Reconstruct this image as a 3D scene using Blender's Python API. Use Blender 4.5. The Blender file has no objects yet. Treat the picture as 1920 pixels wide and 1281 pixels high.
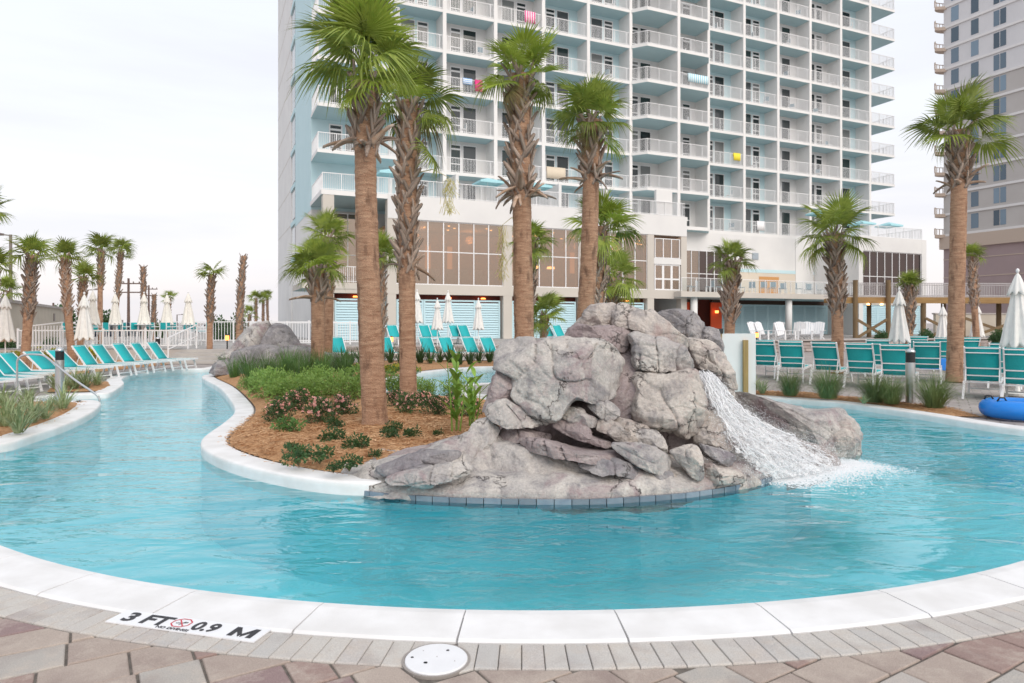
import bpy, bmesh, math, random
from mathutils import Vector, Matrix, noise, geometry
R = math.radians
sc = bpy.context.scene
col = sc.collection
random.seed(7)
# ------------------------------------------------------------------ camera, sky, sun, exposure
H = 1.6                      # eye height
F = 1280.0                   # focal length in pixels of the 1920-wide photograph
HY = 605.0                   # horizon row
cam_d = bpy.data.cameras.new('camera'); cam = bpy.data.objects.new('camera', cam_d); col.objects.link(cam)
cam.location = (0, 0, H); cam.rotation_euler = (R(90), 0, 0)
cam_d.sensor_width = 36; cam_d.lens = 24; cam_d.shift_y = -(640.5 - HY) / 1920
cam_d.clip_end = 3000
cam_d.dof.use_dof = True; cam_d.dof.focus_distance = 7.2; cam_d.dof.aperture_fstop = 3.5
sc.camera = cam
sc.view_settings.view_transform = 'Standard'; sc.view_settings.look = 'None'
sc.view_settings.exposure = 0.24; sc.view_settings.gamma = 1
SUN_AZ, SUN_EL = 150, 38      # degrees clockwise from the view direction, above the horizon
w = bpy.data.worlds.new('World'); sc.world = w; w.use_nodes = True
nt = w.node_tree; nt.nodes.clear()
def wn(t, **k):
    n = nt.nodes.new(t)
    for a, b in k.items(): setattr(n, a, b)
    return n
out = wn('ShaderNodeOutputWorld'); bg = wn('ShaderNodeBackground')
sky = wn('ShaderNodeTexSky', sky_type='NISHITA', sun_disc=False)
sky.sun_elevation = R(SUN_EL); sky.sun_rotation = R(SUN_AZ); sky.dust_density = 4; sky.air_density = 1
tc = wn('ShaderNodeTexCoord'); sx = wn('ShaderNodeSeparateXYZ')
nt.links.new(tc.outputs['Generated'], sx.inputs[0])
ramp = wn('ShaderNodeValToRGB'); e = ramp.color_ramp.elements
e[0].position = 0.0; e[0].color = (0.95, 0.875, 0.865, 1)
e[1].position = 0.75; e[1].color = (0.80, 0.86, 0.93, 1)
x_ = e.new(0.10); x_.color = (0.92, 0.885, 0.895, 1)
x_ = e.new(0.26); x_.color = (0.885, 0.90, 0.925, 1)
nt.links.new(sx.outputs[2], ramp.inputs[0])
mp = wn('ShaderNodeMapping'); mp.inputs['Scale'].default_value = (1.2, 1.2, 9)
nz = wn('ShaderNodeTexNoise'); nz.inputs['Scale'].default_value = 2.2; nz.inputs['Detail'].default_value = 5
nt.links.new(tc.outputs['Generated'], mp.inputs[0]); nt.links.new(mp.outputs[0], nz.inputs[0])
cr = wn('ShaderNodeValToRGB'); cr.color_ramp.elements[0].position = .42; cr.color_ramp.elements[1].position = .68
cr.color_ramp.elements[0].color = (.0, .0, .0, 1); cr.color_ramp.elements[1].color = (.7, .7, .7, 1)
nt.links.new(nz.outputs[0], cr.inputs[0])
cl = wn('ShaderNodeMix', data_type='RGBA'); cl.inputs[7].default_value = (0.80, 0.79, 0.84, 1)
nt.links.new(cr.outputs[0], cl.inputs[0]); nt.links.new(ramp.outputs[0], cl.inputs[6])
veil = wn('ShaderNodeMix', data_type='RGBA', blend_type='ADD'); veil.inputs[0].default_value = 1
ns = wn('ShaderNodeMix', data_type='RGBA', blend_type='MULTIPLY'); ns.inputs[0].default_value = 1
ns.inputs[7].default_value = (.25, .25, .25, 1)
nt.links.new(sky.outputs[0], ns.inputs[6])
vs = wn('ShaderNodeMix', data_type='RGBA', blend_type='MULTIPLY'); vs.inputs[0].default_value = 1
vs.inputs[7].default_value = (8.8, 8.8, 8.8, 1)
nt.links.new(cl.outputs[2], vs.inputs[6])
nt.links.new(vs.outputs[2], veil.inputs[6]); nt.links.new(ns.outputs[2], veil.inputs[7])
bg.inputs[1].default_value = 0.1
nt.links.new(veil.outputs[2], bg.inputs[0]); nt.links.new(bg.outputs[0], out.inputs[0])
sl = bpy.data.lights.new('sun', 'SUN'); sl.energy = 1.35; sl.angle = R(40); sl.color = (1, .92, .82)
so = bpy.data.objects.new('sun', sl); col.objects.link(so)
so.rotation_euler = Vector((math.sin(R(SUN_AZ)) * math.cos(R(SUN_EL)), math.cos(R(SUN_AZ)) * math.cos(R(SUN_EL)), math.sin(R(SUN_EL)))).to_track_quat('Z', 'Y').to_euler()

# ------------------------------------------------------------------ helpers
def G(px, py, z=0.0):
    "ground point seen at a pixel of the photograph"
    Y = F * (H - z) / (py - HY)
    return Vector(((px - 960) * Y / F, Y, z))
def W(px, py, Y):
    "point at distance Y seen at a pixel"
    return Vector(((px - 960) * Y / F, Y, H - (py - HY) * Y / F))
def lerp(a, b, t): return a + (b - a) * t
def V(*a): return Vector(a)

M = {}
def newmat(name):
    m = bpy.data.materials.new(name); m.use_nodes = True
    n = m.node_tree.nodes; l = m.node_tree.links
    M[name] = m
    return m, n, l, n['Principled BSDF']
def mat(name, c, c2=None, scale=4, rough=.6, bump=0, bscale=None, detail=4, rnd=0, metal=0, spec=.5, stretch=None, dist=.02):
    "colour (optionally blotched to c2 by noise, jittered per object by rnd) with a fine bump"
    m, n, l, p = newmat(name)
    p.inputs['Roughness'].default_value = rough; p.inputs['Metallic'].default_value = metal
    p.inputs['Specular IOR Level'].default_value = spec
    p.inputs['Base Color'].default_value = (*c, 1)
    src = None
    t = n.new('ShaderNodeTexCoord'); mpn = n.new('ShaderNodeMapping')
    l.new(t.outputs['Object'], mpn.inputs[0])
    if stretch: mpn.inputs['Scale'].default_value = stretch
    if c2:
        z = n.new('ShaderNodeTexNoise'); z.inputs['Scale'].default_value = scale; z.inputs['Detail'].default_value = detail
        l.new(mpn.outputs[0], z.inputs[0])
        r_ = n.new('ShaderNodeValToRGB'); r_.color_ramp.elements[0].position = .35; r_.color_ramp.elements[1].position = .65
        r_.color_ramp.elements[0].color = (*c, 1); r_.color_ramp.elements[1].color = (*c2, 1)
        l.new(z.outputs[0], r_.inputs[0]); src = r_.outputs[0]
    if rnd:
        oi = n.new('ShaderNodeObjectInfo'); hs = n.new('ShaderNodeHueSaturation')
        mr = n.new('ShaderNodeMapRange'); mr.inputs[3].default_value = 1 - rnd; mr.inputs[4].default_value = 1 + rnd
        l.new(oi.outputs['Random'], mr.inputs[0]); l.new(mr.outputs[0], hs.inputs['Value'])
        if src: l.new(src, hs.inputs['Color'])
        else: hs.inputs['Color'].default_value = (*c, 1)
        src = hs.outputs[0]
    if src: l.new(src, p.inputs['Base Color'])
    if bump:
        z = n.new('ShaderNodeTexNoise'); z.inputs['Scale'].default_value = bscale or scale * 4; z.inputs['Detail'].default_value = 6
        b = n.new('ShaderNodeBump'); b.inputs['Strength'].default_value = bump; b.inputs['Distance'].default_value = dist
        l.new(mpn.outputs[0], z.inputs[0]); l.new(z.outputs[0], b.inputs['Height']); l.new(b.outputs[0], p.inputs['Normal'])
    return m

class MB:
    "collects geometry; build() links it as one mesh object"
    def __init__(s): s.v = []; s.f = []; s.mi = []; s.cur = 0
    def add(s, vs, fs):
        o = len(s.v); s.v += [tuple(x) for x in vs]; s.f += [tuple(i + o for i in f) for f in fs]; s.mi += [s.cur] * len(fs); return s
    def box(s, x0, x1, y0, y1, z0, z1):
        return s.add([(x0,y0,z0),(x1,y0,z0),(x1,y1,z0),(x0,y1,z0),(x0,y0,z1),(x1,y0,z1),(x1,y1,z1),(x0,y1,z1)],
              [(3,2,1,0),(4,5,6,7),(0,1,5,4),(1,2,6,5),(2,3,7,6),(3,0,4,7)])
    def bar(s, a, b, w, h=None, up=(0,0,1)):
        "box along a-b of width w and height h"
        a = Vector(a); b = Vector(b); h = h or w; d = (b - a).normalized(); u = Vector(up)
        if abs(d.dot(u)) > .98: u = Vector((0, 1, 0))
        x = d.cross(u).normalized() * w / 2; y = x.cross(d).normalized() * h / 2
        return s.add([a-x-y, a+x-y, a+x+y, a-x+y, b-x-y, b+x-y, b+x+y, b-x+y],
              [(3,2,1,0),(4,5,6,7),(0,1,5,4),(1,2,6,5),(2,3,7,6),(3,0,4,7)][::1])
    def tube(s, pts, r, n=8, cap=True):
        pts = [Vector(p) for p in pts]; rr = r if isinstance(r, (list, tuple)) else [r] * len(pts)
        vs = []; fs = []; ref = None
        for i, p in enumerate(pts):
            d = (pts[min(i+1, len(pts)-1)] - pts[max(i-1, 0)]).normalized()
            if ref is None: ref = d.orthogonal().normalized()
            ref = (ref - d * ref.dot(d)).normalized(); q = d.cross(ref)
            for k in range(n):
                a = 2*math.pi*k/n; vs.append(p + (ref*math.cos(a) + q*math.sin(a)) * rr[i])
        for i in range(len(pts)-1):
            for k in range(n): fs.append((i*n+k, i*n+(k+1)%n, (i+1)*n+(k+1)%n, (i+1)*n+k))
        if cap: fs.append(tuple(range(n))[::-1]); fs.append(tuple((len(pts)-1)*n+k for k in range(n)))
        return s.add(vs, fs)
    def lathe(s, prof, n=16, c=(0,0,0), fold=0, fn=0):
        "profile of (r, z); fold pleats the radius fn times"
        vs = []; fs = []
        for r, z in prof:
            for k in range(n):
                a = 2*math.pi*k/n; q = r * (1 + fold*math.cos(a*fn)); vs.append((c[0]+q*math.cos(a), c[1]+q*math.sin(a), c[2]+z))
        for i in range(len(prof)-1):
            for k in range(n): fs.append((i*n+k, i*n+(k+1)%n, (i+1)*n+(k+1)%n, (i+1)*n+k))
        fs.append(tuple(range(n))[::-1]); fs.append(tuple((len(prof)-1)*n+k for k in range(n)))
        return s.add(vs, fs)
    def prism(s, poly, z0, z1, cap=True):
        n = len(poly); vs = [(p[0],p[1],z0) for p in poly] + [(p[0],p[1],z1) for p in poly]
        fs = [(i, (i+1)%n, n+(i+1)%n, n+i) for i in range(n)]
        if cap: fs += [tuple(range(n))[::-1], tuple(range(n, 2*n))]
        return s.add(vs, fs)
    def build(s, name, m, parent=None, smooth=False, fix=False):
        me = bpy.data.meshes.new(name); me.from_pydata(s.v, [], s.f)
        ms = m if isinstance(m, (list, tuple)) else [m]
        for x in ms: me.materials.append(x if not isinstance(x, str) else M[x])
        if len(ms) > 1: me.polygons.foreach_set('material_index', s.mi)
        if smooth: me.polygons.foreach_set('use_smooth', [True]*len(me.polygons))
        if fix:
            b = bmesh.new(); b.from_mesh(me); bmesh.ops.recalc_face_normals(b, faces=b.faces); b.to_mesh(me); b.free()
        me.update()
        o = bpy.data.objects.new(name, me); col.objects.link(o); o.parent = parent
        return o
def tag(o, label=None, cat=None, group=None, kind=None):
    if label: o['label'] = label
    if cat: o['category'] = cat
    if group: o['group'] = group
    if kind: o['kind'] = kind
    return o
def thing(name, label, cat, loc=(0,0,0), rz=0, group=None, scale=1):
    o = bpy.data.objects.new(name, None); col.objects.link(o); o.empty_display_size = .2
    o.location = loc; o.rotation_euler = (0, 0, rz); o.scale = (scale,)*3
    KIDS[o] = []
    return tag(o, label, cat, group)
KIDS = {}
def inst(src_mesh, name, parent, loc=(0,0,0), rot=(0,0,0), scale=(1,1,1)):
    "one more object on shared mesh data"
    o = bpy.data.objects.new(name, src_mesh); col.objects.link(o); o.parent = parent
    o.location = loc; o.rotation_euler = rot; o.scale = scale if not isinstance(scale, (int, float)) else (scale,)*3
    return o
def children(o): return [c for c in bpy.data.objects if c.parent == o]
def proto_copy(src, loc, rz=0, label=None, group=None, scale=1):
    "copy a thing with its parts and sub-parts"
    if src not in CH: CH[src] = [(c, list(c.children)) for c in src.children]
    r = src.copy(); col.objects.link(r); r.location = loc; r.rotation_euler = (0, 0, rz); r.scale = (scale,)*3
    if label: r['label'] = label
    if group: r['group'] = group
    for c, gs in CH[src]:
        k = c.copy(); col.objects.link(k); k.parent = r
        for g in gs:
            q = g.copy(); col.objects.link(q); q.parent = k
    return r
CH = {}
def use(src, state, loc, rz=0, label=None, group=None, scale=1):
    "place the prototype the first time, copies after that"
    if not state.get(src):
        state[src] = True; CH[src] = [(c, list(c.children)) for c in src.children]
        src.location = loc; src.rotation_euler = (0, 0, rz); src.scale = (scale,)*3
        if label: src['label'] = label
        if group: src['group'] = group
        return src
    return proto_copy(src, loc, rz, label, group, scale)
USED = {}
def fill(poly, z, holes=()):
    "flat filled polygon (with holes) -> verts, faces"
    loops = [[Vector((p[0], p[1], 0)) for p in poly]] + [[Vector((p[0], p[1], 0)) for p in h] for h in holes]
    flat = [p for lp in loops for p in lp]
    tr = geometry.tessellate_polygon(loops)
    fs = []
    for a, b, c in tr:
        n = (flat[b]-flat[a]).cross(flat[c]-flat[a])
        fs.append((a, b, c) if n.z > 0 else (a, c, b))
    return [(p.x, p.y, z) for p in flat], fs
def smooth_path(pts, n=8, closed=False):
    "Catmull-Rom through the points"
    P = [Vector(p) for p in pts]; o = []; L = len(P)
    for i in range(L if closed else L-1):
        if closed: a, b, c, d = P[i-1], P[i], P[(i+1)%L], P[(i+2)%L]
        else: a, b, c, d = P[max(i-1,0)], P[i], P[i+1], P[min(i+2, L-1)]
        for k in range(n):
            t = k/n
            o.append(.5*((2*b)+(c-a)*t+(2*a-5*b+4*c-d)*t*t+(3*b-a-3*c+d)*t**3))
    if not closed: o.append(P[-1])
    return o
def resample(pts, step):
    L = [0]
    for a, b in zip(pts, pts[1:]): L.append(L[-1] + (b-a).length)
    n = max(1, round(L[-1]/step)); o = []; j = 0
    for k in range(n+1):
        s_ = L[-1]*k/n
        while j < len(L)-2 and L[j+1] < s_: j += 1
        t = (s_-L[j])/max(1e-9, L[j+1]-L[j]); o.append(pts[j].lerp(pts[j+1], min(1, t)))
    return o
def sweep(mb, pts, prof, side=1, closed=False):
    "profile of (offset to one side, z) carried along a ground path"
    n = len(pts); k = len(prof); vs = []; fs = []
    for i, p in enumerate(pts):
        a = pts[i-1] if (i or closed) else p; b = pts[(i+1) % n] if (i < n-1 or closed) else p
        d = (b-a); d.z = 0; d.normalize(); nn = Vector((-d.y, d.x, 0)) * side
        for o_, z in prof: vs.append((p.x+nn.x*o_, p.y+nn.y*o_, p.z+z))
    for i in range(n if closed else n-1):
        j = (i+1) % n
        for q in range(k-1):
            f = (i*k+q, j*k+q, j*k+q+1, i*k+q+1); fs.append(f if side > 0 else f[::-1])
    if not closed:
        fs.append(tuple(range(k))); fs.append(tuple((n-1)*k+q for q in range(k))[::-1])
    mb.add(vs, fs)
def inside(p, poly):
    c = False; j = len(poly)-1
    for i in range(len(poly)):
        a, b = poly[i], poly[j]
        if (a[1] > p[1]) != (b[1] > p[1]) and p[0] < (b[0]-a[0])*(p[1]-a[1])/(b[1]-a[1])+a[0]: c = not c
        j = i
    return c
def edist(p, poly):
    m = 1e9; q = Vector((p[0], p[1]))
    for i in range(len(poly)):
        a = Vector(poly[i-1][:2]); b = Vector(poly[i][:2]); d = b-a; L = d.length_squared
        t = max(0, min(1, (q-a).dot(d)/L)) if L else 0
        m = min(m, (q-a-d*t).length)
    return m
# ------------------------------------------------------------------ materials of the setting
mat('coping', (.81, .80, .80), (.70, .685, .675), scale=3.2, rough=.6, bump=.25, bscale=70, dist=.004, detail=9)
mat('plaster', (.38, .90, .95), (.34, .87, .93), scale=1.2, rough=.8)
mat('grout', (.10, .085, .075), (.16, .14, .12), scale=30, rough=.95)
mat('mulch', (.43, .21, .09), (.60, .35, .18), scale=18, rough=.95, bump=1, bscale=70, detail=8, dist=.03)
mat('chip', (.68, .44, .25), (.42, .21, .09), scale=3, rough=.95)
mat('black_print', (.03, .03, .035), rough=.6)
mat('red_print', (.55, .05, .07), rough=.6)
mat('white_plate', (.80, .80, .82), (.76, .76, .78), scale=9, rough=.35)
mat('dark_hole', (.01, .01, .012), rough=.9)
mat('tile_grey', (.16, .20, .25), (.22, .26, .30), scale=6, rough=.25, rnd=.25)
mat('stone_wall', (.34, .28, .26), (.46, .40, .37), scale=3, rough=.9, bump=.6, rnd=.3)
def paver_mat(name, cols, rough=.85):
    m, n, l, p = newmat(name)
    p.inputs['Roughness'].default_value = rough
    oi = n.new('ShaderNodeObjectInfo'); rp = n.new('ShaderNodeValToRGB'); rp.color_ramp.interpolation = 'CONSTANT'
    el = rp.color_ramp.elements
    for i, c in enumerate(cols):
        x = el[i] if i < 2 else el.new(0.5)
        x.position = i/len(cols); x.color = (*c, 1)
    l.new(oi.outputs['Random'], rp.inputs[0])
    t = n.new('ShaderNodeTexCoord')
    cb = n.new('ShaderNodeCombineXYZ'); mm = n.new('ShaderNodeMath'); mm.operation = 'MULTIPLY'; mm.inputs[1].default_value = 37
    l.new(oi.outputs['Random'], mm.inputs[0]); l.new(mm.outputs[0], cb.inputs[2])
    va = n.new('ShaderNodeVectorMath'); l.new(t.outputs['Object'], va.inputs[0]); l.new(cb.outputs[0], va.inputs[1])
    z1 = n.new('ShaderNodeTexNoise'); z1.inputs['Scale'].default_value = 7; z1.inputs['Detail'].default_value = 7; z1.inputs['Roughness'].default_value = .7
    z2 = n.new('ShaderNodeTexNoise'); z2.inputs['Scale'].default_value = 160; z2.inputs['Detail'].default_value = 3
    z3 = n.new('ShaderNodeTexNoise'); z3.inputs['Scale'].default_value = 3.2; z3.inputs['Detail'].default_value = 5
    for z in (z1, z2, z3): l.new(va.outputs[0], z.inputs[0])
    mx = n.new('ShaderNodeMix'); mx.data_type = 'RGBA'; mx.inputs[7].default_value = (.50, .43, .37, 1)
    r1 = n.new('ShaderNodeValToRGB'); r1.color_ramp.elements[0].position = .48; r1.color_ramp.elements[1].position = .72
    r1.color_ramp.elements[1].color = (.75, .75, .75, 1)
    l.new(z1.outputs[0], r1.inputs[0]); l.new(r1.outputs[0], mx.inputs[0]); l.new(rp.outputs[0], mx.inputs[6])
    mx2 = n.new('ShaderNodeMix'); mx2.data_type = 'RGBA'; mx2.inputs[7].default_value = (.20, .14, .13, 1)
    r2 = n.new('ShaderNodeValToRGB'); r2.color_ramp.elements[0].position = .52; r2.color_ramp.elements[1].position = .8
    r2.color_ramp.elements[1].color = (.6, .6, .6, 1)
    l.new(z3.outputs[0], r2.inputs[0]); l.new(r2.outputs[0], mx2.inputs[0]); l.new(mx.outputs[2], mx2.inputs[6])
    mx3 = n.new('ShaderNodeMix'); mx3.data_type = 'RGBA'; mx3.blend_type = 'OVERLAY'; mx3.inputs[0].default_value = .35
    l.new(mx2.outputs[2], mx3.inputs[6]); l.new(z2.outputs[0], mx3.inputs[7]); l.new(mx3.outputs[2], p.inputs['Base Color'])
    b = n.new('ShaderNodeBump'); b.inputs['Strength'].default_value = .55; b.inputs['Distance'].default_value = .006
    ad = n.new('ShaderNodeMath'); l.new(z1.outputs[0], ad.inputs[0]); l.new(z2.outputs[0], ad.inputs[1])
    l.new(ad.outputs[0], b.inputs['Height']); l.new(b.outputs[0], p.inputs['Normal'])
    return m
paver_mat('paver', [(.40,.37,.34), (.30,.21,.185), (.42,.38,.35), (.265,.185,.18), (.37,.30,.26), (.33,.255,.235), (.40,.33,.285), (.26,.18,.15)])
paver_mat('border_paver', [(.50,.47,.44), (.48,.445,.42), (.52,.49,.455), (.47,.45,.43)])
def deck_mat(name, c1, c2, grout, s, rot):
    m, n, l, p = newmat(name); p.inputs['Roughness'].default_value = .85
    t = n.new('ShaderNodeTexCoord'); mpn = n.new('ShaderNodeMapping'); mpn.inputs['Rotation'].default_value = (0, 0, R(rot)); mpn.inputs['Scale'].default_value = (s, s, s)
    l.new(t.outputs['Object'], mpn.inputs[0])
    b = n.new('ShaderNodeTexBrick'); b.inputs['Color1'].default_value = (*c1, 1); b.inputs['Color2'].default_value = (*c2, 1); b.inputs['Mortar'].default_value = (*grout, 1)
    b.inputs['Scale'].default_value = 1; b.inputs['Mortar Size'].default_value = .012; b.inputs['Brick Width'].default_value = .34; b.inputs['Row Height'].default_value = .25
    l.new(mpn.outputs[0], b.inputs[0])
    z = n.new('ShaderNodeTexNoise'); z.inputs['Scale'].default_value = 1.6; z.inputs['Detail'].default_value = 8
    l.new(t.outputs['Object'], z.inputs[0])
    mx = n.new('ShaderNodeMix'); mx.data_type = 'RGBA'; mx.blend_type = 'OVERLAY'; mx.inputs[0].default_value = .5
    l.new(b.outputs[0], mx.inputs[6]); l.new(z.outputs[0], mx.inputs[7]); l.new(mx.outputs[2], p.inputs['Base Color'])
deck_mat('deck', (.40,.36,.335), (.34,.295,.28), (.22,.19,.18), 1, 32)
deck_mat('deck_far', (.42,.40,.38), (.37,.345,.33), (.27,.25,.24), .7, 10)
mat('asphalt', (.10,.10,.10), (.16,.155,.15), scale=.3, rough=.95)
# water: clear tinted body, fresnel reflection, wind ripples
m, n, l, p = newmat('water'); n.remove(p); mo = n['Material Output']
tr = n.new('ShaderNodeBsdfTransparent'); tr.inputs[0].default_value = (.74, .97, .985, 1)
gl = n.new('ShaderNodeBsdfGlossy'); gl.inputs['Roughness'].default_value = .02; gl.inputs[0].default_value = (1,1,1,1)
fr = n.new('ShaderNodeFresnel'); fr.inputs[0].default_value = 1.46
mxs = n.new('ShaderNodeMixShader')
t = n.new('ShaderNodeTexCoord'); m1 = n.new('ShaderNodeMapping'); m1.inputs['Scale'].default_value = (.8, 1.7, 1)
l.new(t.outputs['Object'], m1.inputs[0])
wa = n.new('ShaderNodeTexNoise'); wa.inputs['Scale'].default_value = 1.25; wa.inputs['Detail'].default_value = 2; wa.inputs['Distortion'].default_value = .6
wb = n.new('ShaderNodeTexNoise'); wb.inputs['Scale'].default_value = 5.5; wb.inputs['Detail'].default_value = 2.5; wb.inputs['Distortion'].default_value = .8
l.new(m1.outputs[0], wa.inputs[0]); l.new(m1.outputs[0], wb.inputs[0])
# ripples fade from the choppy side of the fall to the quiet bay in front
sw = n.new('ShaderNodeMath'); sw.operation = 'MULTIPLY'; sw.inputs[1].default_value = .17
gu = n.new('ShaderNodeTexNoise'); gu.inputs['Scale'].default_value = .33; gu.inputs['Detail'].default_value = 2; l.new(t.outputs['Object'], gu.inputs[0])
gr = n.new('ShaderNodeMapRange'); gr.inputs[1].default_value = .35; gr.inputs[2].default_value = .62; gr.inputs[3].default_value = .10; gr.inputs[4].default_value = .40; l.new(gu.outputs[0], gr.inputs[0])
l.new(wb.outputs[0], sw.inputs[0]); l.new(gr.outputs[0], sw.inputs[1])
ad = n.new('ShaderNodeMath'); l.new(wa.outputs[0], ad.inputs[0]); l.new(sw.outputs[0], ad.inputs[1])
bp = n.new('ShaderNodeBump'); bp.inputs['Strength'].default_value = 1; bp.inputs['Distance'].default_value = .055
l.new(ad.outputs[0], bp.inputs['Height'])
l.new(bp.outputs[0], gl.inputs['Normal']); l.new(bp.outputs[0], fr.inputs['Normal'])
l.new(fr.outputs[0], mxs.inputs[0]); l.new(tr.outputs[0], mxs.inputs[1]); l.new(gl.outputs[0], mxs.inputs[2]); l.new(mxs.outputs[0], mo.inputs[0])

# ------------------------------------------------------------------ pool outline
CX, CY, RI, RO, RB = .155, 11.0, 7.18, 7.594, 7.849
def arc(r, a, z=0.0): return Vector((CX + r*math.sin(R(a)), CY - r*math.cos(R(a)), z))
front = [arc(RI, -52 + 2*k) for k in range(53)]
right = smooth_path([V(9,6.7,0), V(14,6.4,0), V(16,7.9,0), V(14,9.2,0), V(10,9.2,0), V(8.3,9.65,0)] + [G(*q) for q in
      ((1914,805),(1830,794),(1746,780),(1661,767),(1577,756),(1521,751),(1445,746),(1385,742))], 6)
rear = smooth_path([G(1385,742), V(4.1,15.9,0), V(2.5,17.8,0), V(1.0,20.8,0)] + [G(*q) for q in
      ((935,689),(870,691),(800,698),(760,705),(728,714),(716,722),(722,732),(760,741),(830,746),(905,748))] + [V(.4,12.9,0), V(1.7,11.6,0), V(2.9,10.6,0), V(3.7,9.6,0)], 6)
under_rock = [V(3.9,8.9,0), V(3.2,8.0,0), V(2.2,7.25,0), V(1.3,6.88,0), V(.4,6.72,0), V(-.5,6.72,0), V(-1.2,6.74,0)]
island = smooth_path([V(-1.2,6.72,0)] + [G(*q) for q in ((655,910),(590,904),(529,894),(470,881),(422,866),(390,851),(378,838),(385,822),(422,795),(441,775),(435,756),(412,729),(379,708))] + [V(-9.0,21.2,0), V(-8.4,23,0)], 6)
back_end = [V(-8.4,25.5,0), V(-9.8,26.4,0), V(-10.6,25.2,0)]
lb_far = smooth_path([V(-10.6,25.2,0)] + [G(*q) for q in ((391,692),(337,693),(281,698),(245,703),(228,711),(232,719),(222,728),(206,737),(183,739),(140,741),(108,743),(78,749))], 6)
lb_near = smooth_path([G(*q) for q in ((78,752),(100,757),(150,752),(180,753),(188,759),(169,776),(121,798),(51,821),(0,835))] + [V(-7.3,8.2,0), V(-6.6,7.2,0)], 6)
paths = [front, right, rear, under_rock, island, back_end, lb_far, lb_near]
pool = []
for pth in paths:
    for q in pth:
        if not pool or (q-pool[-1]).length > .03: pool.append(Vector((q.x, q.y, 0)))
# ground sheet to the horizon with the pool cut out of it
big = [(-900,-60), (900,-60), (900,2200), (-900,2200)]
gm = MB(); v_, f_ = fill(big, -.016, [pool]); gm.add(v_, f_)
tag(gm.build('ground', 'deck'), kind='structure')
sm = MB(); sweep(sm, pool, [(0,-1.0), (0,-.125)], side=-1, closed=True)
v_, f_ = fill(pool, -1.0); sm.add(v_, f_)
tag(sm.build('pool_shell', 'plaster'), kind='structure')
sm = MB(); sweep(sm, pool, [(0,-.125), (.0,-.014), (.12,-.008)], side=-1, closed=True); tag(sm.build('pool_rim', 'coping'), kind='structure')
wm = MB(); v_, f_ = fill(pool, -.10); wm.add(v_, f_)
tag(wm.build('pool_water', 'water'), kind='structure')
# ------------------------------------------------------------------ coping
PROF = [(.0,-.2), (-.012,-.05), (.0,-.02), (.03,.002), (.10,.010)]
cop = thing('pool_coping', 'white cast coping stones curving along the paved near edge of the pool', 'coping')
n_st = 15; a0, a1 = -49.0, 49.0; st = (a1-a0)/n_st
for k in range(n_st):
    b0 = a0+st*k+.025; b1 = a0+st*(k+1)-.025; mb = MB()
    pts = [arc(RI, lerp(b0, b1, i/8)) for i in range(9)]
    sweep(mb, pts, PROF + [(.385,.006), (.406,-.004), (.41,-.06)], side=-1)
    mb.build('coping_stone', 'coping', cop, smooth=False)
jm = MB(); sweep(jm, [arc(RI, a0+(a1-a0)*i/60) for i in range(61)], [(.012,-.19), (.02,-.012), (.40,-.009), (.405,-.06)], side=-1)
jm.build('joint_mortar', mat('mortar', (.38,.37,.37), rough=.9), cop)
def long_coping(name, label, pts, wd, lift, step=.16):
    pts = [Vector((q.x, q.y, lift)) for q in resample(pts, step)]; mb = MB()
    sweep(mb, pts, [(.0,-.2-lift), (-.010,-.06), (-.010,-.025), (-.004,-.008), (.008,.001), (.022,.004), (.05,.006), (wd-.04,.006), (wd-.015,.003), (wd-.004,-.004), (wd,-.02), (wd,-.1)], side=-1)
    o = mb.build(name, 'coping', smooth=True); tag(o, label, 'coping'); return o
long_coping('island_coping', 'smooth white coping winding round the mulched planting island', island, .31, .035)
long_coping('bank_coping', 'white coping of the river bank below the row of fountain grasses', right[18:], .30, .012)
long_coping('river_coping', 'white coping of the river channel behind the waterfall rock', rear[:-8], .30, .012)
long_coping('river_coping', 'white coping beside the long row of turquoise loungers', lb_far, .36, .015)
long_coping('bed_coping', 'white coping round the spider plant bed by the steel handrail', lb_near, .40, .02)
# small paved spit with its own white edge in the far channel
sp = [V(-.35+1.15*math.cos(a), 16.4+1.7*math.sin(a), .0) for a in [2*math.pi*i/28 for i in range(28)]]
mb = MB(); sweep(mb, sp, [(0,-1), (0,.0), (.05,.02), (.3,.02), (.33,-.02)], side=1, closed=True); so_ = mb.build('spit_coping', 'coping', smooth=True)
tag(so_, 'round white coping of the paved spit in the far channel', 'coping')
mb = MB(); v_, f_ = fill([(p.x, p.y) for p in sp], .004); mb.add(v_, f_); tag(mb.build('spit_paving', 'deck_far'), kind='structure')

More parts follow.
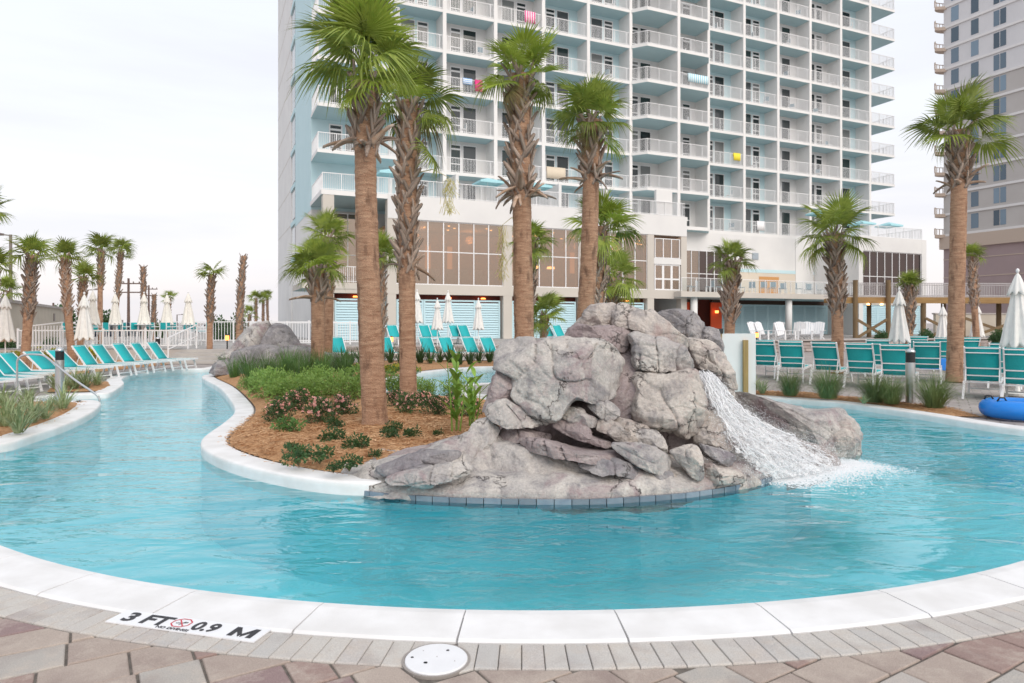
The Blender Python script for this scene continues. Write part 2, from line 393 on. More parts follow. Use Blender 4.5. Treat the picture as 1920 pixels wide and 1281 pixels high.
# ------------------------------------------------------------------ front paving, piece by piece
pav = thing('paving', 'paved deck of mixed grey and reddish pavers at the near pool edge', 'paving'); tag(pav, kind='structure')
del pav['category']; del pav['label']
def paver_piece(poly, top, parent, m, name='paver', jit=.0015):
    c = sum((Vector((p[0], p[1], 0)) for p in poly), Vector())/len(poly)
    P = [Vector((p[0], p[1], 0))-c for p in poly]; n_ = len(P)
    if n_ < 3: return
    tz = [random.uniform(-jit, jit) for _ in P]
    def shrink(d):
        o = []
        for q in P:
            L = q.length; o.append(q*max(.2, (L-d)/L) if L > 1e-6 else q)
        return o
    a, b, cc = shrink(.0), shrink(.004), shrink(.010)
    vs = [(q.x,q.y,-.05) for q in a] + [(q.x,q.y,top-.007) for q in a] + [(q.x,q.y,top-.002+t) for q, t in zip(b, tz)] + [(q.x,q.y,top+t) for q, t in zip(cc, tz)]
    fs = []
    for k in range(3):
        fs += [(k*n_+i, k*n_+(i+1)%n_, (k+1)*n_+(i+1)%n_, (k+1)*n_+i) for i in range(n_)]
    fs.append(tuple(3*n_+i for i in range(n_)))
    mb = MB(); mb.add(vs, fs); o = mb.build(name, m, parent); o.location = (c.x, c.y, 0)
    return o
LID = G(818, 1237)
# border course
nb = 78; b0, b1 = -31.5, 31.5
for k in range(nb):
    a = lerp(b0, b1, k/nb); b = lerp(b0, b1, (k+1)/nb); g = .013
    q = [arc(RO+.004, a+g), arc(RB-.004, a+g), arc(RB-.004, b-g), arc(RO+.004, b-g)]
    cen = sum(q, Vector())/4
    cutp = [Vector(x) for x in q]
    # bricks round the lid are cut back to its ring
    for i, x in enumerate(cutp):
        d = x-LID; d.z = 0
        if d.length < .165: cutp[i] = LID + d.normalized()*.165 if d.length > .03 else x
    if (cen-LID).length < .09: continue
    paver_piece([(x.x, x.y) for x in cutp][::-1], .0, pav, 'border_paver', 'border_paver')
# field pavers laid at an angle and trimmed to the border
ang = R(32); ux = Vector((math.cos(ang), math.sin(ang), 0)); uy = Vector((-math.sin(ang), math.cos(ang), 0))
def clip(poly, n_, d):
    o = []
    for i in range(len(poly)):
        a, b = poly[i-1], poly[i]; da, db = a.dot(n_)-d, b.dot(n_)-d
        if (da >= 0) != (db >= 0): o.append(a.lerp(b, da/(da-db)))
        if db >= 0: o.append(b)
    return o
rowh = .262; rr = random.Random(3)
for j in range(-2, 26):
    s_ = -3.6 + rr.uniform(0, .3); v0 = j*rowh - .9
    while s_ < 5.2:
        Lw = rr.choice((.19, .265, .265, .37, .37)); g = .006
        q = [ux*(s_+g)+uy*(v0+g), ux*(s_+Lw-g)+uy*(v0+g), ux*(s_+Lw-g)+uy*(v0+rowh-g), ux*(s_+g)+uy*(v0+rowh-g)]
        s_ += Lw
        c = sum(q, Vector())/4
        if c.y < 2.55 or c.y > 4.3 or abs(c.x) > .82*c.y+.25: continue
        d = c-Vector((CX, CY, 0)); dist = d.length
        if dist < RB-.3: continue
        nn = d.normalized(); q = clip(q, nn, nn.dot(Vector((CX, CY, 0)))+RB+.006)
        if len(q) < 3: continue
        dl = c-LID
        if dl.length < .40:
            n2 = dl.normalized(); q = clip(q, n2, n2.dot(LID)+.168)
            if len(q) < 3: continue
        ar = sum(q[i-1].x*q[i].y-q[i].x*q[i-1].y for i in range(len(q)))/2
        if ar < .0015: continue
        paver_piece([(x.x, x.y) for x in q], -.001+rr.uniform(-.002, .001), pav, 'paver', 'paver', .002)
gb = MB(); sweep(gb, [arc(RO, lerp(-36, 36, i/60)) for i in range(61)], [(-.002,-.012), (2.2,-.012)], side=-1)
gb.build('joint_sand', 'grout', pav)
# ------------------------------------------------------------------ skimmer lid
lid = thing('skimmer_lid', 'round white plastic skimmer lid set in the border pavers', 'lid', (LID.x, LID.y, 0))
mb = MB(); mb.lathe([(.148,-.03), (.148,.004), (.144,.008), (.0005,.0085)], 40); mb.build('cover', 'white_plate', lid)
mb = MB(); mb.lathe([(.163,-.03), (.163,.002), (.153,.002), (.153,-.03)], 40); mb.build('ring', mat('lid_ring', (.30,.27,.25), rough=.8), lid)
for x, y, r_ in ((-.115,.006,.0075), (-.045,-.045,.010), (.048,.075,.008), (.002,.012,.003), (-.07,.07,.003), (.09,-.03,.003)):
    mb = MB(); mb.lathe([(r_,.0086), (r_*.9,.0095), (.0004,.0093)], 12, (x, y, 0)); mb.build('finger_hole' if r_ > .005 else 'screw', 'dark_hole' if r_ > .005 else 'lid_ring', lid)
# ------------------------------------------------------------------ depth marker
A_ = G(220, 1157); B_ = G(491, 1194); mid = (A_+B_)/2; dv = B_-A_
dm = thing('depth_marker', 'white depth marker plate reading 3 FT 0.9 M with no diving symbol', 'sign', (mid.x, mid.y, .004), math.atan2(dv.y, dv.x))
mb = MB(); mb.box(-.455,.455,-.074,.074,-.003,.004); mb.build('plate', 'white_plate', dm)
def text(body, size, loc, m, parent, name, bold=.004, sx=1.0):
    cu = bpy.data.curves.new('t', 'FONT'); cu.body = body; cu.size = size; cu.align_x = 'CENTER'; cu.align_y = 'CENTER'; cu.offset = bold; cu.extrude = .0006; cu.resolution_u = 4
    to = bpy.data.objects.new('t', cu); col.objects.link(to)
    bpy.context.view_layer.update()
    me = bpy.data.meshes.new_from_object(to.evaluated_get(bpy.context.evaluated_depsgraph_get()))
    bpy.data.objects.remove(to); me.materials.clear(); me.materials.append(M[m])
    o = bpy.data.objects.new(name, me); col.objects.link(o); o.parent = parent; o.location = loc; o.scale = (sx, 1, 1); return o
text('3 FT', .135, (-.255,.0,.0052), 'black_print', dm, 'lettering', .005, 1.15)
text('0.9', .125, (.115,.0,.0052), 'black_print', dm, 'lettering', .004, 1.0)
mb = MB()
for q in ([(.275,-.048),(.305,-.048),(.305,.048),(.275,.048)], [(.385,-.048),(.415,-.048),(.415,.048),(.385,.048)], [(.303,.048),(.303,.004),(.338,-.048),(.347,-.020)], [(.387,.048),(.343,-.020),(.352,-.048),(.387,.004)]): mb.prism(q, .0046, .0058)
mb.build('lettering', 'black_print', dm, fix=True)
text('NO DIVING!', .030, (-.045,-.058,.0052), 'black_print', dm, 'lettering', .0008, 1.2)
mb = MB()
oc = [(math.cos(R(22.5+45*k)), math.sin(R(22.5+45*k))) for k in range(8)]
for k in range(8):
    p0, p1 = oc[k], oc[(k+1)%8]
    mb.add([(-.045+p0[0]*.060,.012+p0[1]*.052,.0056), (-.045+p1[0]*.060,.012+p1[1]*.052,.0056), (-.045+p1[0]*.052,.012+p1[1]*.044,.0056), (-.045+p0[0]*.052,.012+p0[1]*.044,.0056)], [(0,1,2,3)])
mb.bar((-.08,.048,.0052), (-.01,-.024,.0052), .007, .001); mb.build('prohibition_sign', 'red_print', dm)
mb = MB(); mb.bar((-.075,.004,.005), (-.02,.018,.005), .007, .0008); mb.bar((-.045,-.012,.005), (-.03,.03,.005), .005, .0008); mb.lathe([(.006,.0048),(.006,.0056),(.0003,.0056)], 8, (-.018,.022,0)); mb.build('diver_symbol', 'black_print', dm)
# ------------------------------------------------------------------ the hotel
mat('white_wall', (.74,.735,.725), (.69,.685,.68), scale=.5, rough=.8)
mat('fin_white', (.78,.775,.765), (.74,.735,.725), scale=.6, rough=.8)
mat('blue_wall', (.54,.715,.76), (.51,.69,.735), scale=.5, rough=.8)
mat('blue_shaded', (.45,.63,.68), (.42,.60,.65), scale=.5, rough=.85)  # same blue paint, darkened: the shade under the slabs is in the colour
mat('cream_wall', (.66,.585,.49), (.62,.55,.46), scale=.5, rough=.8)
mat('beige_wall', (.58,.54,.49), (.54,.505,.455), scale=.5, rough=.8)
mat('white_metal', (.80,.80,.81), rough=.35)
mat('red_lit_dark', (.20,.035,.02), (.15,.03,.02), scale=2, rough=.7)  # red glow behind the lintel and in the bar, put into the colour
mat('red_lit', (.55,.07,.015), rough=.7)  # bar panels: the red light is painted on as base colour
mat('brown_dark', (.10,.06,.045), rough=.7)
mat('shutter_blue', (.52,.72,.79), rough=.55)
mat('curtain', (.52,.50,.47), rough=.9)
mat('room_wall', (.42,.29,.20), (.34,.23,.16), scale=.6, rough=.8)
mat('room_floor', (.10,.08,.07), rough=.5)
def emit(name, c, s):
    m, n, l, p = newmat(name); n.remove(p); e_ = n.new('ShaderNodeEmission'); e_.inputs[0].default_value = (*c, 1); e_.inputs[1].default_value = s
    l.new(e_.outputs[0], n['Material Output'].inputs[0]); return m
emit('lamp_warm', (1,.55,.2), 6); emit('lamp_orange', (1,.30,.07), 4); emit('lamp_glow', (1,.42,.14), .9)
def glass(name, tint, gl_c, fac, rough=.02):
    m, n, l, p = newmat(name); n.remove(p)
    a = n.new('ShaderNodeBsdfTransparent'); a.inputs[0].default_value = (*tint, 1)
    b = n.new('ShaderNodeBsdfGlossy'); b.inputs[0].default_value = (*gl_c, 1); b.inputs['Roughness'].default_value = rough
    lw = n.new('ShaderNodeLayerWeight'); lw.inputs[0].default_value = .25
    mr = n.new('ShaderNodeMapRange'); mr.inputs[3].default_value = fac; mr.inputs[4].default_value = min(1, fac+.5)
    l.new(lw.outputs['Fresnel'], mr.inputs[0])
    x = n.new('ShaderNodeMixShader'); l.new(mr.outputs[0], x.inputs[0]); l.new(a.outputs[0], x.inputs[1]); l.new(b.outputs[0], x.inputs[2])
    l.new(x.outputs[0], n['Material Output'].inputs[0]); return m
glass('lobby_glass', (.62,.55,.49), (.72,.62,.54), .30)
glass('dusk_glass', (.22,.17,.16), (.45,.36,.34), .22)
glass('clear_glass', (.93,.95,.95), (.9,.9,.9), .06)
m, n, l, p = newmat('room_glass'); p.inputs['Base Color'].default_value = (.035,.045,.05,1); p.inputs['Roughness'].default_value = .06
oi = n.new('ShaderNodeObjectInfo'); rp = n.new('ShaderNodeValToRGB'); rp.color_ramp.interpolation = 'CONSTANT'
rp.color_ramp.elements[0].color = (.02,.03,.032,1); rp.color_ramp.elements[1].color = (.22,.23,.23,1); rp.color_ramp.elements[1].position = .62
x_ = rp.color_ramp.elements.new(.35); x_.color = (.075,.085,.09,1); x_ = rp.color_ramp.elements.new(.85); x_.color = (.03,.05,.05,1)
l.new(oi.outputs['Random'], rp.inputs[0]); l.new(rp.outputs[0], p.inputs['Base Color'])
TH = R(24); L0 = V(-13.77, 46.75, 0)
hotel = thing('hotel', 'tall white and pale blue beachfront hotel with rows of balconies', 'hotel', L0, TH)
Z0, FL, NF = 9.85, 3.0, 10
ZT = Z0+FL*NF
DB = 1.6                        # balcony depth
fins = [54.7-4.1*k for k in range(13)]      # right corner first
# slabs with a projecting pair of bays, the left corner balcony and the right side gallery
def slab_poly():
    return [(-.0,-3.0), (5.45,-3.0), (5.45,-.0), (26.0,-.0), (26.9,-1.1), (33.3,-1.1), (34.2,-.0), (54.9,-.0), (58.35,-.0), (58.35,7.5), (54.6,7.5), (54.6,1.7), (5.3,1.7), (5.3,.1), (0,.1)]
sp_ = slab_poly()
def slab_mesh(mb, poly, z0, z1):
    v_, f_ = fill(poly, z1); mb.cur = 0; mb.add(v_, f_)
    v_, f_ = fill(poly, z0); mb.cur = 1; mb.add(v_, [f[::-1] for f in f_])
    n_ = len(poly); mb.cur = 0
    mb.add([(p[0],p[1],z0) for p in poly]+[(p[0],p[1],z1) for p in poly], [(i,(i+1)%n_,n_+(i+1)%n_,n_+i) for i in range(n_)])
mb = MB(); slab_mesh(mb, sp_, -.24, 0); s0 = mb.build('floor_slab', ['fin_white','blue_shaded'], hotel); s0.location.z = Z0+FL
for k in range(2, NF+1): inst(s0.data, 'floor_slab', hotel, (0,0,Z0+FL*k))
mb = MB(); slab_mesh(mb, [(5.0,-.0),(26.0,-.0),(26.9,-1.1),(33.3,-1.1),(34.2,-.0),(54.9,-.0),(54.9,1.7),(5.0,1.7)], -.3, 0); o = mb.build('floor_slab', ['fin_white','blue_shaded'], hotel); o.location.z = Z0-.004
# fins
for k, a in enumerate(fins):
    mb = MB(); v0 = -1.12 if k == 6 else -.02
    mb.box(a-.14, a+.14, v0, DB+.05, Z0, ZT+1); mb.build('fin_wall', 'fin_white', hotel)
# rear walls of the bays: pairs of blue and white
colr = ['blue','white','white','blue','blue','white','white','blue','blue','white','white','blue']
mbs = {}
def leaf(mb, x0, x1, z0, z1, y, fw, yb=.04):
    "frame ring"
    mb.box(x0,x1,y-yb,y+.02,z1-fw,z1); mb.box(x0,x1,y-yb,y+.02,z0,z0+fw); mb.box(x0,x0+fw,y-yb,y+.02,z0+fw,z1-fw); mb.box(x1-fw,x1,y-yb,y+.02,z0+fw,z1-fw)
dm_ = MB(); leaf(dm_, 0,.92,0,2.5,0,.09); dm_.box(.09,.83,-.03,.01,2.06,2.2); dm_.box(.09,.83,-.025,.01,.95,1.02); dm_.box(.09,.83,-.03,.01,.09,.22)
pm_ = MB(); pm_.box(.10,.82,-.015,.005,.20,2.42)
wm_ = MB(); leaf(wm_, 0,1.15,.02,2.5,0,.06)
wp_ = MB(); wp_.box(.05,1.10,-.02,.005,.06,2.46)
D_ = dm_.build('door', 'white_metal'); P_ = pm_.build('pane', 'room_glass'); WF = wm_.build('window', 'white_metal'); WP = wp_.build('pane', 'room_glass')
D_me, P_me, W_me, WP_me = D_.data, P_.data, WF.data, WP.data
for o in (D_, P_, WF, WP): bpy.data.objects.remove(o)
def railing_mesh(pts, h=1.07, step=.115):
    mb = MB()
    for a, b in zip(pts, pts[1:]):
        a = Vector(a); b = Vector(b); d = b-a; n_ = max(1, int(d.length/step))
        mb.bar(a+V(0,0,h), b+V(0,0,h), .05, .04); mb.bar(a+V(0,0,.08), b+V(0,0,.08), .035, .03)
        for i in range(n_+1):
            q = a+d*(i/n_); big_ = (i % 10 == 0); ww = .045 if big_ else .02
            mb.box(q.x-ww/2, q.x+ww/2, q.y-ww/2, q.y+ww/2, 0, h)
    return mb
o = railing_mesh([(.16,0,0),(3.94,0,0)]).build('railing', 'white_metal'); R_me = o.data; bpy.data.objects.remove(o)
o = railing_mesh([(.14,-.02,0),(.95,-1.05,0),(4.05,-1.05,0)]).build('railing', 'white_metal'); RL_me = o.data; bpy.data.objects.remove(o)
o = railing_mesh([(.16,-1.05,0),(3.15,-1.05,0),(3.96,-.02,0)]).build('railing', 'white_metal'); RR_me = o.data; bpy.data.objects.remove(o)
rb = random.Random(11)
for k in range(12):
    a1_ = fins[k]; a0_ = fins[k+1]; c = colr[k]
    mb = MB(); mb.box(a0_+.13, a1_-.13, DB, DB+.2, Z0, ZT); mb.build('balcony_wall', c+'_wall', hotel)
    left_door = (k % 2 == 0)
    for j in range(NF):
        z = Z0+FL*j+.004
        if left_door: xd, xw = a0_+.95, a0_+1.98
        else: xw, xd = a0_+1.15, a0_+2.42
        d = inst(D_me, 'door', hotel, (xd, DB, z)); inst(P_me, 'pane', d)
        w_ = inst(W_me, 'window', hotel, (xw, DB, z)); inst(WP_me, 'pane', w_)
        if k == 6 and True: rm = RL_me
        elif k == 5: rm = RR_me
        else: rm = R_me
        if j == 0 and k >= 5 : continue
        inst(rm, 'railing', hotel, (a0_, .06, z))
# body behind the balconies
mb = MB(); mb.box(5.2, 54.6, DB+.18, 24, .3, ZT+1.2); mb.build('tower_core', 'white_wall', hotel)
mb = MB(); mb.box(4.95, 54.9, -.1, .15, ZT+.0, ZT+1.25); mb.build('parapet', 'fin_white', hotel)
# left corner: blue wall, balconies, side elevation
mb = MB(); mb.box(.0, 5.35, .0, 9.2, Z0-.5, ZT+1.2); mb.build('corner_wall', 'blue_wall', hotel)
mb = MB(); mb.box(.10, 5.3, 9.2, 12.2, .3, ZT+1.2); mb.build('side_wall', 'white_wall', hotel)
mb = MB(); mb.box(.0, 5.3, 12.2, 24, .3, ZT+1.6); mb.build('side_wall', 'white_wall', hotel)
mb = MB(); mb.box(.02, 5.3, .02, 9.2, .3, Z0-.5); mb.build('side_wall', 'white_wall', hotel)
for j in range(-1, NF):
    z = Z0+FL*j
    mb = MB(); mb.box(.04,.12,9.7,11.6,z+.35,z+2.55); mb.build('side_window', 'room_glass', hotel)
    mb = MB(); mb.box(-.05,.1,9.25,12.15,z-.25,z+.12); mb.build('side_spandrel', 'blue_wall', hotel)
    mb = MB(); mb.box(-.012,.05,12.25,23.9,z-.02,z+.03); mb.build('wall_joint', 'beige_wall', hotel)
o = railing_mesh([(.06,-.05,0),(.06,-2.94,0),(5.39,-2.94,0),(5.39,-.05,0)]).build('railing', 'white_metal'); RC_me = o.data; bpy.data.objects.remove(o)
for j in range(1, NF):
    z = Z0+FL*j+.004
    for x in (1.2,): d = inst(D_me, 'door', hotel, (x, -.02, z)); inst(P_me, 'pane', d)
    for x in (2.3, 3.6): w_ = inst(W_me, 'window', hotel, (x, -.02, z)); inst(WP_me, 'pane', w_)
    inst(RC_me, 'railing', hotel, (0, 0, z))
# right side gallery rail
o = railing_mesh([(54.95,.06,0),(58.29,.06,0),(58.29,7.4,0)]).build('railing', 'white_metal', hotel); o.location.z = Z0+FL
for j in range(2, NF): inst(o.data, 'railing', hotel, (0,0,Z0+FL*j))
# ---- podium: columns, beams, glass bays, shutters
VF = -5.0
def column(a0, a1, v0=VF, v1=VF+.6, z0=.3, z1=Z0-.32, m='beige_wall'):
    mb = MB(); mb.box(a0, a1, v0, v1, z0, z1); mb.build('column', m, hotel)
for a0_, a1_ in ((.05,.73), (4.08,4.66), (12.2,12.86), (18.2,18.75), (24.15,24.75), (27.3,27.85)):
    column(a0_, a1_, VF, VF+.6, .3, Z0-.3)
mb = MB(); mb.box(4.1, 27.83, VF-.03, VF+.45, 8.33, Z0+.02); mb.build('podium_fascia', 'white_wall', hotel)
mb = MB(); slab_mesh(mb, [(-.05,VF-.02),(27.9,VF-.02),(27.9,.05),(-.05,.05)], -.3, 0); o = mb.build('terrace_slab', ['fin_white','blue_shaded'], hotel); o.location.z = Z0
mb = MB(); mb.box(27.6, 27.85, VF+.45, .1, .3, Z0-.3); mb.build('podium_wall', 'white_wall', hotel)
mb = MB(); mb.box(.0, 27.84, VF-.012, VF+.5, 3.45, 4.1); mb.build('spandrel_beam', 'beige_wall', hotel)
mb = MB(); slab_mesh(mb, [(0.02,VF+.4),(27.6,VF+.4),(27.6,1.5),(0.02,1.5)], -.3, 0); o = mb.build('floor_slab', ['room_floor','blue_shaded'], hotel); o.location.z = 4.08
# upper railing along the podium edge
for a0_, a1_ in ((4.9, 12.5), (12.5, 20.1), (20.1, 27.75)):
    o = railing_mesh([(a0_, VF+.15, 0), (a1_, VF+.15, 0)]).build('railing', 'white_metal', hotel); o.location.z = Z0+.02
o = railing_mesh([(.06,-.1,0), (.06,VF+.15,0), (4.9,VF+.15,0)]).build('railing', 'white_metal', hotel); o.location.z = Z0+.004
for a0_ in (9.6, 13.7, 17.8, 21.9):
    mb = MB(); mb.box(a0_-.12, a0_+.12, VF+2.2, .02, Z0+.004, Z0+2.2); mb.build('terrace_divider', 'white_wall', hotel)
mb = MB(); mb.box(25.1,26.6,VF+.2,VF+.45,Z0+.01,Z0+2.0); mb.build('terrace_screen', 'white_wall', hotel)
# lobby
mb = MB(); mb.box(4.7, 27.5, .6, .75, 4.1, 8.3); mb.build('lobby_wall', 'room_wall', hotel)
mb = MB(); mb.box(4.7, 27.5, VF+.45, .7, 8.25, 8.32); mb.build('lobby_ceiling', mat('lobby_ceil', (.36,.28,.22), rough=.8), hotel)
def glazing(a0_, a1_, n_, v, z0, z1, zt, pm, parent=hotel):
    fm = MB(); wd = (a1_-a0_)/n_
    for i in range(n_+1): x = a0_+wd*i; fm.box(x-.035, x+.035, v-.05, v+.05, z0, z1)
    for z in (z0+.03, zt, z1-.03): fm.box(a0_, a1_, v-.045, v+.045, z-.03, z+.03)
    fo = fm.build('window_frame', 'white_metal', parent)
    for i in range(n_):
        for q0, q1 in ((z0+.06, zt-.03), (zt+.03, z1-.06)):
            mb = MB(); mb.box(a0_+wd*i+.035, a0_+wd*(i+1)-.035, v-.008, v+.008, q0, q1); mb.build('pane', pm, fo)
glazing(4.66, 12.2, 7, VF+.12, 4.1, 8.33, 6.3, 'lobby_glass')
glazing(12.86, 18.2, 5, VF+.12, 4.1, 8.33, 6.3, 'lobby_glass')
glazing(18.75, 24.15, 5, VF+.12, 4.1, 8.33, 6.3, 'lobby_glass')
glazing(24.9, 27.2, 3, VF+.12, 6.55, 8.1, 6.6, 'lobby_glass')
mb = MB(); mb.box(24.75,27.3,VF+.0,VF+.2,6.1,6.55); mb.build('door_head', 'white_wall', hotel)
for x in (24.85, 25.65, 26.45):
    dd = MB(); leaf(dd, x, x+.8, 4.1, 6.1, VF+.12, .1); dd.box(x+.1,x+.7,VF+.08,VF+.14,4.9,5.02); d = dd.build('door', 'white_metal', hotel)
    mb = MB(); mb.box(x+.1,x+.7,VF+.1,VF+.12,4.2,6.0); mb.build('pane', 'lobby_glass', d)
# lamps and glowing wall washers in the lobby
for i in range(26):
    x = 5.2+rb.random()*22; y = VF+1.2+rb.random()*4; mb = MB(); mb.lathe([(.08,8.2),(.08,8.24)], 10, (x,y,0)); mb.build('ceiling_lamp', 'lamp_warm', hotel)
for x in (6.2, 8.3, 10.0, 15.0, 16.8, 20.5, 22.6):
    mb = MB(); mb.box(x, x+.35, .45, .58, 5.6, 7.3); mb.build('wall_lamp', 'lamp_glow', hotel)
for x in (14.2, 15.6, 16.9, 20.0): mb = MB(); mb.lathe([(.3,5.6),(.28,5.75),(.05,5.78)], 14, (x, VF+2, 0)); mb.build('pendant_lamp', 'lamp_warm', hotel)
for i in range(9):
    x = 5.4+i*1.05; mb = MB(); mb.box(x,x+.7,VF+1.2,VF+1.8,4.12,4.85); mb.box(x+.05,x+.65,VF+1.7,VF+1.8,4.85,5.3); mb.build('lobby_chair', 'curtain', hotel)
for x in (7, 11, 15.5, 20, 23.5):
    l_ = bpy.data.lights.new('lobby_lamp', 'POINT'); l_.energy = 75; l_.color = (1,.62,.34); l_.shadow_soft_size = .3; lo = bpy.data.objects.new('lobby_lamp', l_); col.objects.link(lo); lo.parent = hotel; lo.location = (x, -1.6, 7.6)
# ground floor shutters
def shutters(a0_, a1_, n_, v, z0, z1, m='shutter_blue'):
    wd = (a1_-a0_)/n_
    for i in range(n_):
        fm = MB(); leaf(fm, a0_+wd*i+.01, a0_+wd*(i+1)-.01, z0, z1, v, .11); fo = fm.build('shutter', m, hotel)
        s_ = MB(); x0 = a0_+wd*i+.11; x1 = a0_+wd*(i+1)-.11; z = z0+.13
        while z < z1-.2:
            s_.add([(x0,v-.05,z),(x1,v-.05,z),(x1,v+.03,z+.15),(x0,v+.03,z+.15),(x0,v-.03,z-.01),(x1,v-.03,z-.01),(x1,v+.05,z+.14),(x0,v+.05,z+.14)], [(0,1,2,3),(7,6,5,4),(0,4,5,1),(3,2,6,7)]); z += .165
        tag(s_.build('slats', m, fo), kind='stuff')
shutters(.80, 4.05, 2, VF+.35, .5, 3.12); shutters(4.75, 12.1, 4, VF+.35, .5, 3.12); shutters(12.95, 18.1, 3, VF+.35, .5, 3.12); shutters(18.85, 24.05, 3, VF+.35, .5, 3.12)
mb = MB(); mb.box(.75, 24.2, VF+1.0, VF+1.1, 2.4, 3.45); mb.build('lintel_wall', 'red_lit_dark', hotel)
mb = MB(); mb.box(.75, 24.2, VF+1.6, VF+1.7, .3, 3.45); mb.build('store_wall', 'brown_dark', hotel)
for x in (2.2, 8.5, 11.0, 14.5, 20.5, 22.8):
    mb = MB(); mb.lathe([(.16,3.22),(.16,3.3),(.02,3.32)], 12, (x, VF+.75, 0)); mb.build('soffit_lamp', 'lamp_orange', hotel)
# left loggia
mb = MB(); slab_mesh(mb, [(-1.2,VF-.05),(4.06,VF-.05),(4.06,.02),(-1.2,.02)], -.35, 0); o = mb.build('loggia_slab', ['beige_wall','blue_shaded'], hotel); o.location.z = 4.06
o = railing_mesh([(-1.14,-.05,0),(-1.14,VF,0),(-.02,VF,0)]).build('railing', 'white_metal', hotel); o.location.z = 4.06
o = railing_mesh([(.75,VF+.1,0),(4.05,VF+.1,0)], h=1.0).build('railing', 'white_metal', hotel); o.location.z = 4.12
glazing(.9, 4.0, 2, -.2, 4.12, 9.2, 6.3, 'lobby_glass')
mb = MB(); mb.box(-.0,.02,VF+.6,.02,.5,3.7); mb.build('garage_wall', mat('mauve_wall', (.40,.30,.28), rough=.8), hotel)
# ---- recessed middle of the podium with the terrace in front
mb = MB(); mb.box(27.85, 47.0, -.02, .2, 4.0, Z0-.3); mb.build('podium_wall', 'white_wall', hotel)
mb = MB(); mb.box(36.6, 46.9, -.04, .0, 4.02, 6.2); mb.build('wainscot', 'cream_wall', hotel)
mb = MB(); mb.box(36.6, 46.9, -.06, -.0, 6.2, 6.5); mb.build('wall_band', 'blue_wall', hotel)
mb = MB(); mb.box(39.2,39.9,-.09,-.0,7.4,8.0); mb.build('vent_grille', mat('vent', (.35,.40,.45), rough=.5), hotel)
mb = MB(); mb.box(40.0,42.4,-.08,-.03,4.02,5.85); mb.build('bar_niche', mat('niche', (.55,.28,.10), rough=.7), hotel)
glazing(28.0, 29.9, 2, -.12, 4.0, 7.95, 5.9, 'lobby_glass'); glazing(30.5, 33.0, 3, -.12, 4.0, 7.95, 5.9, 'lobby_glass'); glazing(33.0, 36.4, 4, -.12, 4.0, 7.95, 5.9, 'dusk_glass')
mb = MB(); slab_mesh(mb, [(26.6,VF-.9),(46.4,VF-.9),(46.4,.0),(26.6,.0)], -.42, 0); o = mb.build('terrace_slab', ['beige_wall','blue_shaded'], hotel); o.location.z = 4.0
# glass balustrade
fm = MB(); fm.bar((26.7,VF-.82,5.05),(46.3,VF-.82,5.05),.05,.04)
for i in range(15): x = 26.7+i*1.4; fm.box(x-.02,x+.02,VF-.84,VF-.80,4.0,5.05)
fo = fm.build('balustrade', 'white_metal', hotel)
for i in range(14): x = 26.7+i*1.4; mb = MB(); mb.box(x+.04,x+1.36,VF-.825,VF-.815,4.1,5.0); mb.build('pane', 'clear_glass', fo)
for x in (28.3, 31.7, 38.2, 44.0): 
    mb = MB(); mb.lathe([(.27,.4),(.27,3.6)], 20, (x, VF-.3, 0)); mb.build('column', 'fin_white', hotel, smooth=True)
mb = MB(); mb.box(26.0,33.5,-1.0,-.9,.3,3.6); mb.build('bar_wall', 'red_lit_dark', hotel)
mb = MB(); mb.box(30.2,31.4,-1.4,-1.3,.4,3.5); mb.build('bar_panel', 'brown_dark', hotel)
for x in (29.0, 32.4): mb = MB(); mb.box(x,x+1.2,-2.4,-2.3,.5,3.3); mb.build('bar_panel', 'red_lit', hotel)
for x in (29.6, 32.8): mb = MB(); mb.lathe([(.13,2.4),(.16,2.6),(.02,2.62)], 12, (x,-2.7,0)); mb.build('pendant_lamp', 'lamp_orange', hotel)
mb = MB(); mb.box(27.7,27.85,-3.5,-1,.3,3.6); mb.build('bar_wall', 'brown_dark', hotel)
shutters(33.6, 46.9, 9, -1.6, .5, 3.2)
mb = MB(); mb.box(33.5,47,-1.2,-1.1,.3,3.62); mb.build('store_wall', 'brown_dark', hotel)
# ---- right block
mb = MB(); mb.box(46.9, 55.9, VF+.4, .1, .3, 9.4); mb.build('annex_wall', 'white_wall', hotel)
mb = MB(); mb.box(46.85,47.4,VF-.05,VF+.42,.3,9.43); mb.build('annex_pier', 'white_wall', hotel)
mb = MB(); mb.box(55.3,55.95,VF-.05,VF+.42,.3,9.43); mb.build('annex_pier', 'white_wall', hotel)
mb = MB(); mb.box(47.4,55.3,VF-.04,VF+.41,8.1,9.42); mb.build('annex_fascia', 'white_wall', hotel)
mb = MB(); mb.box(47.4,55.3,VF+.33,VF+.39,4.0,8.1); mb.build('annex_room', 'brown_dark', hotel)
glazing(47.4, 55.3, 8, VF+.1, 4.0, 8.1, 5.8, 'dusk_glass')
shutters(47.5, 55.2, 4, VF+.1, .5, 3.2)
mb = MB(); mb.box(47.4,55.3,VF+.0,VF+.4,3.2,4.0); mb.build('spandrel_beam', 'beige_wall', hotel)
for pts in ([(47.5,VF+.3,0),(55.8,VF+.3,0),(55.8,.0,0)],):
    o = railing_mesh(pts).build('railing', 'white_metal', hotel); o.location.z = 9.42
mb = MB(); mb.box(44.5,46.8,-.1,0.05,.3,Z0-.3); mb.build('pier', 'fin_white', hotel)

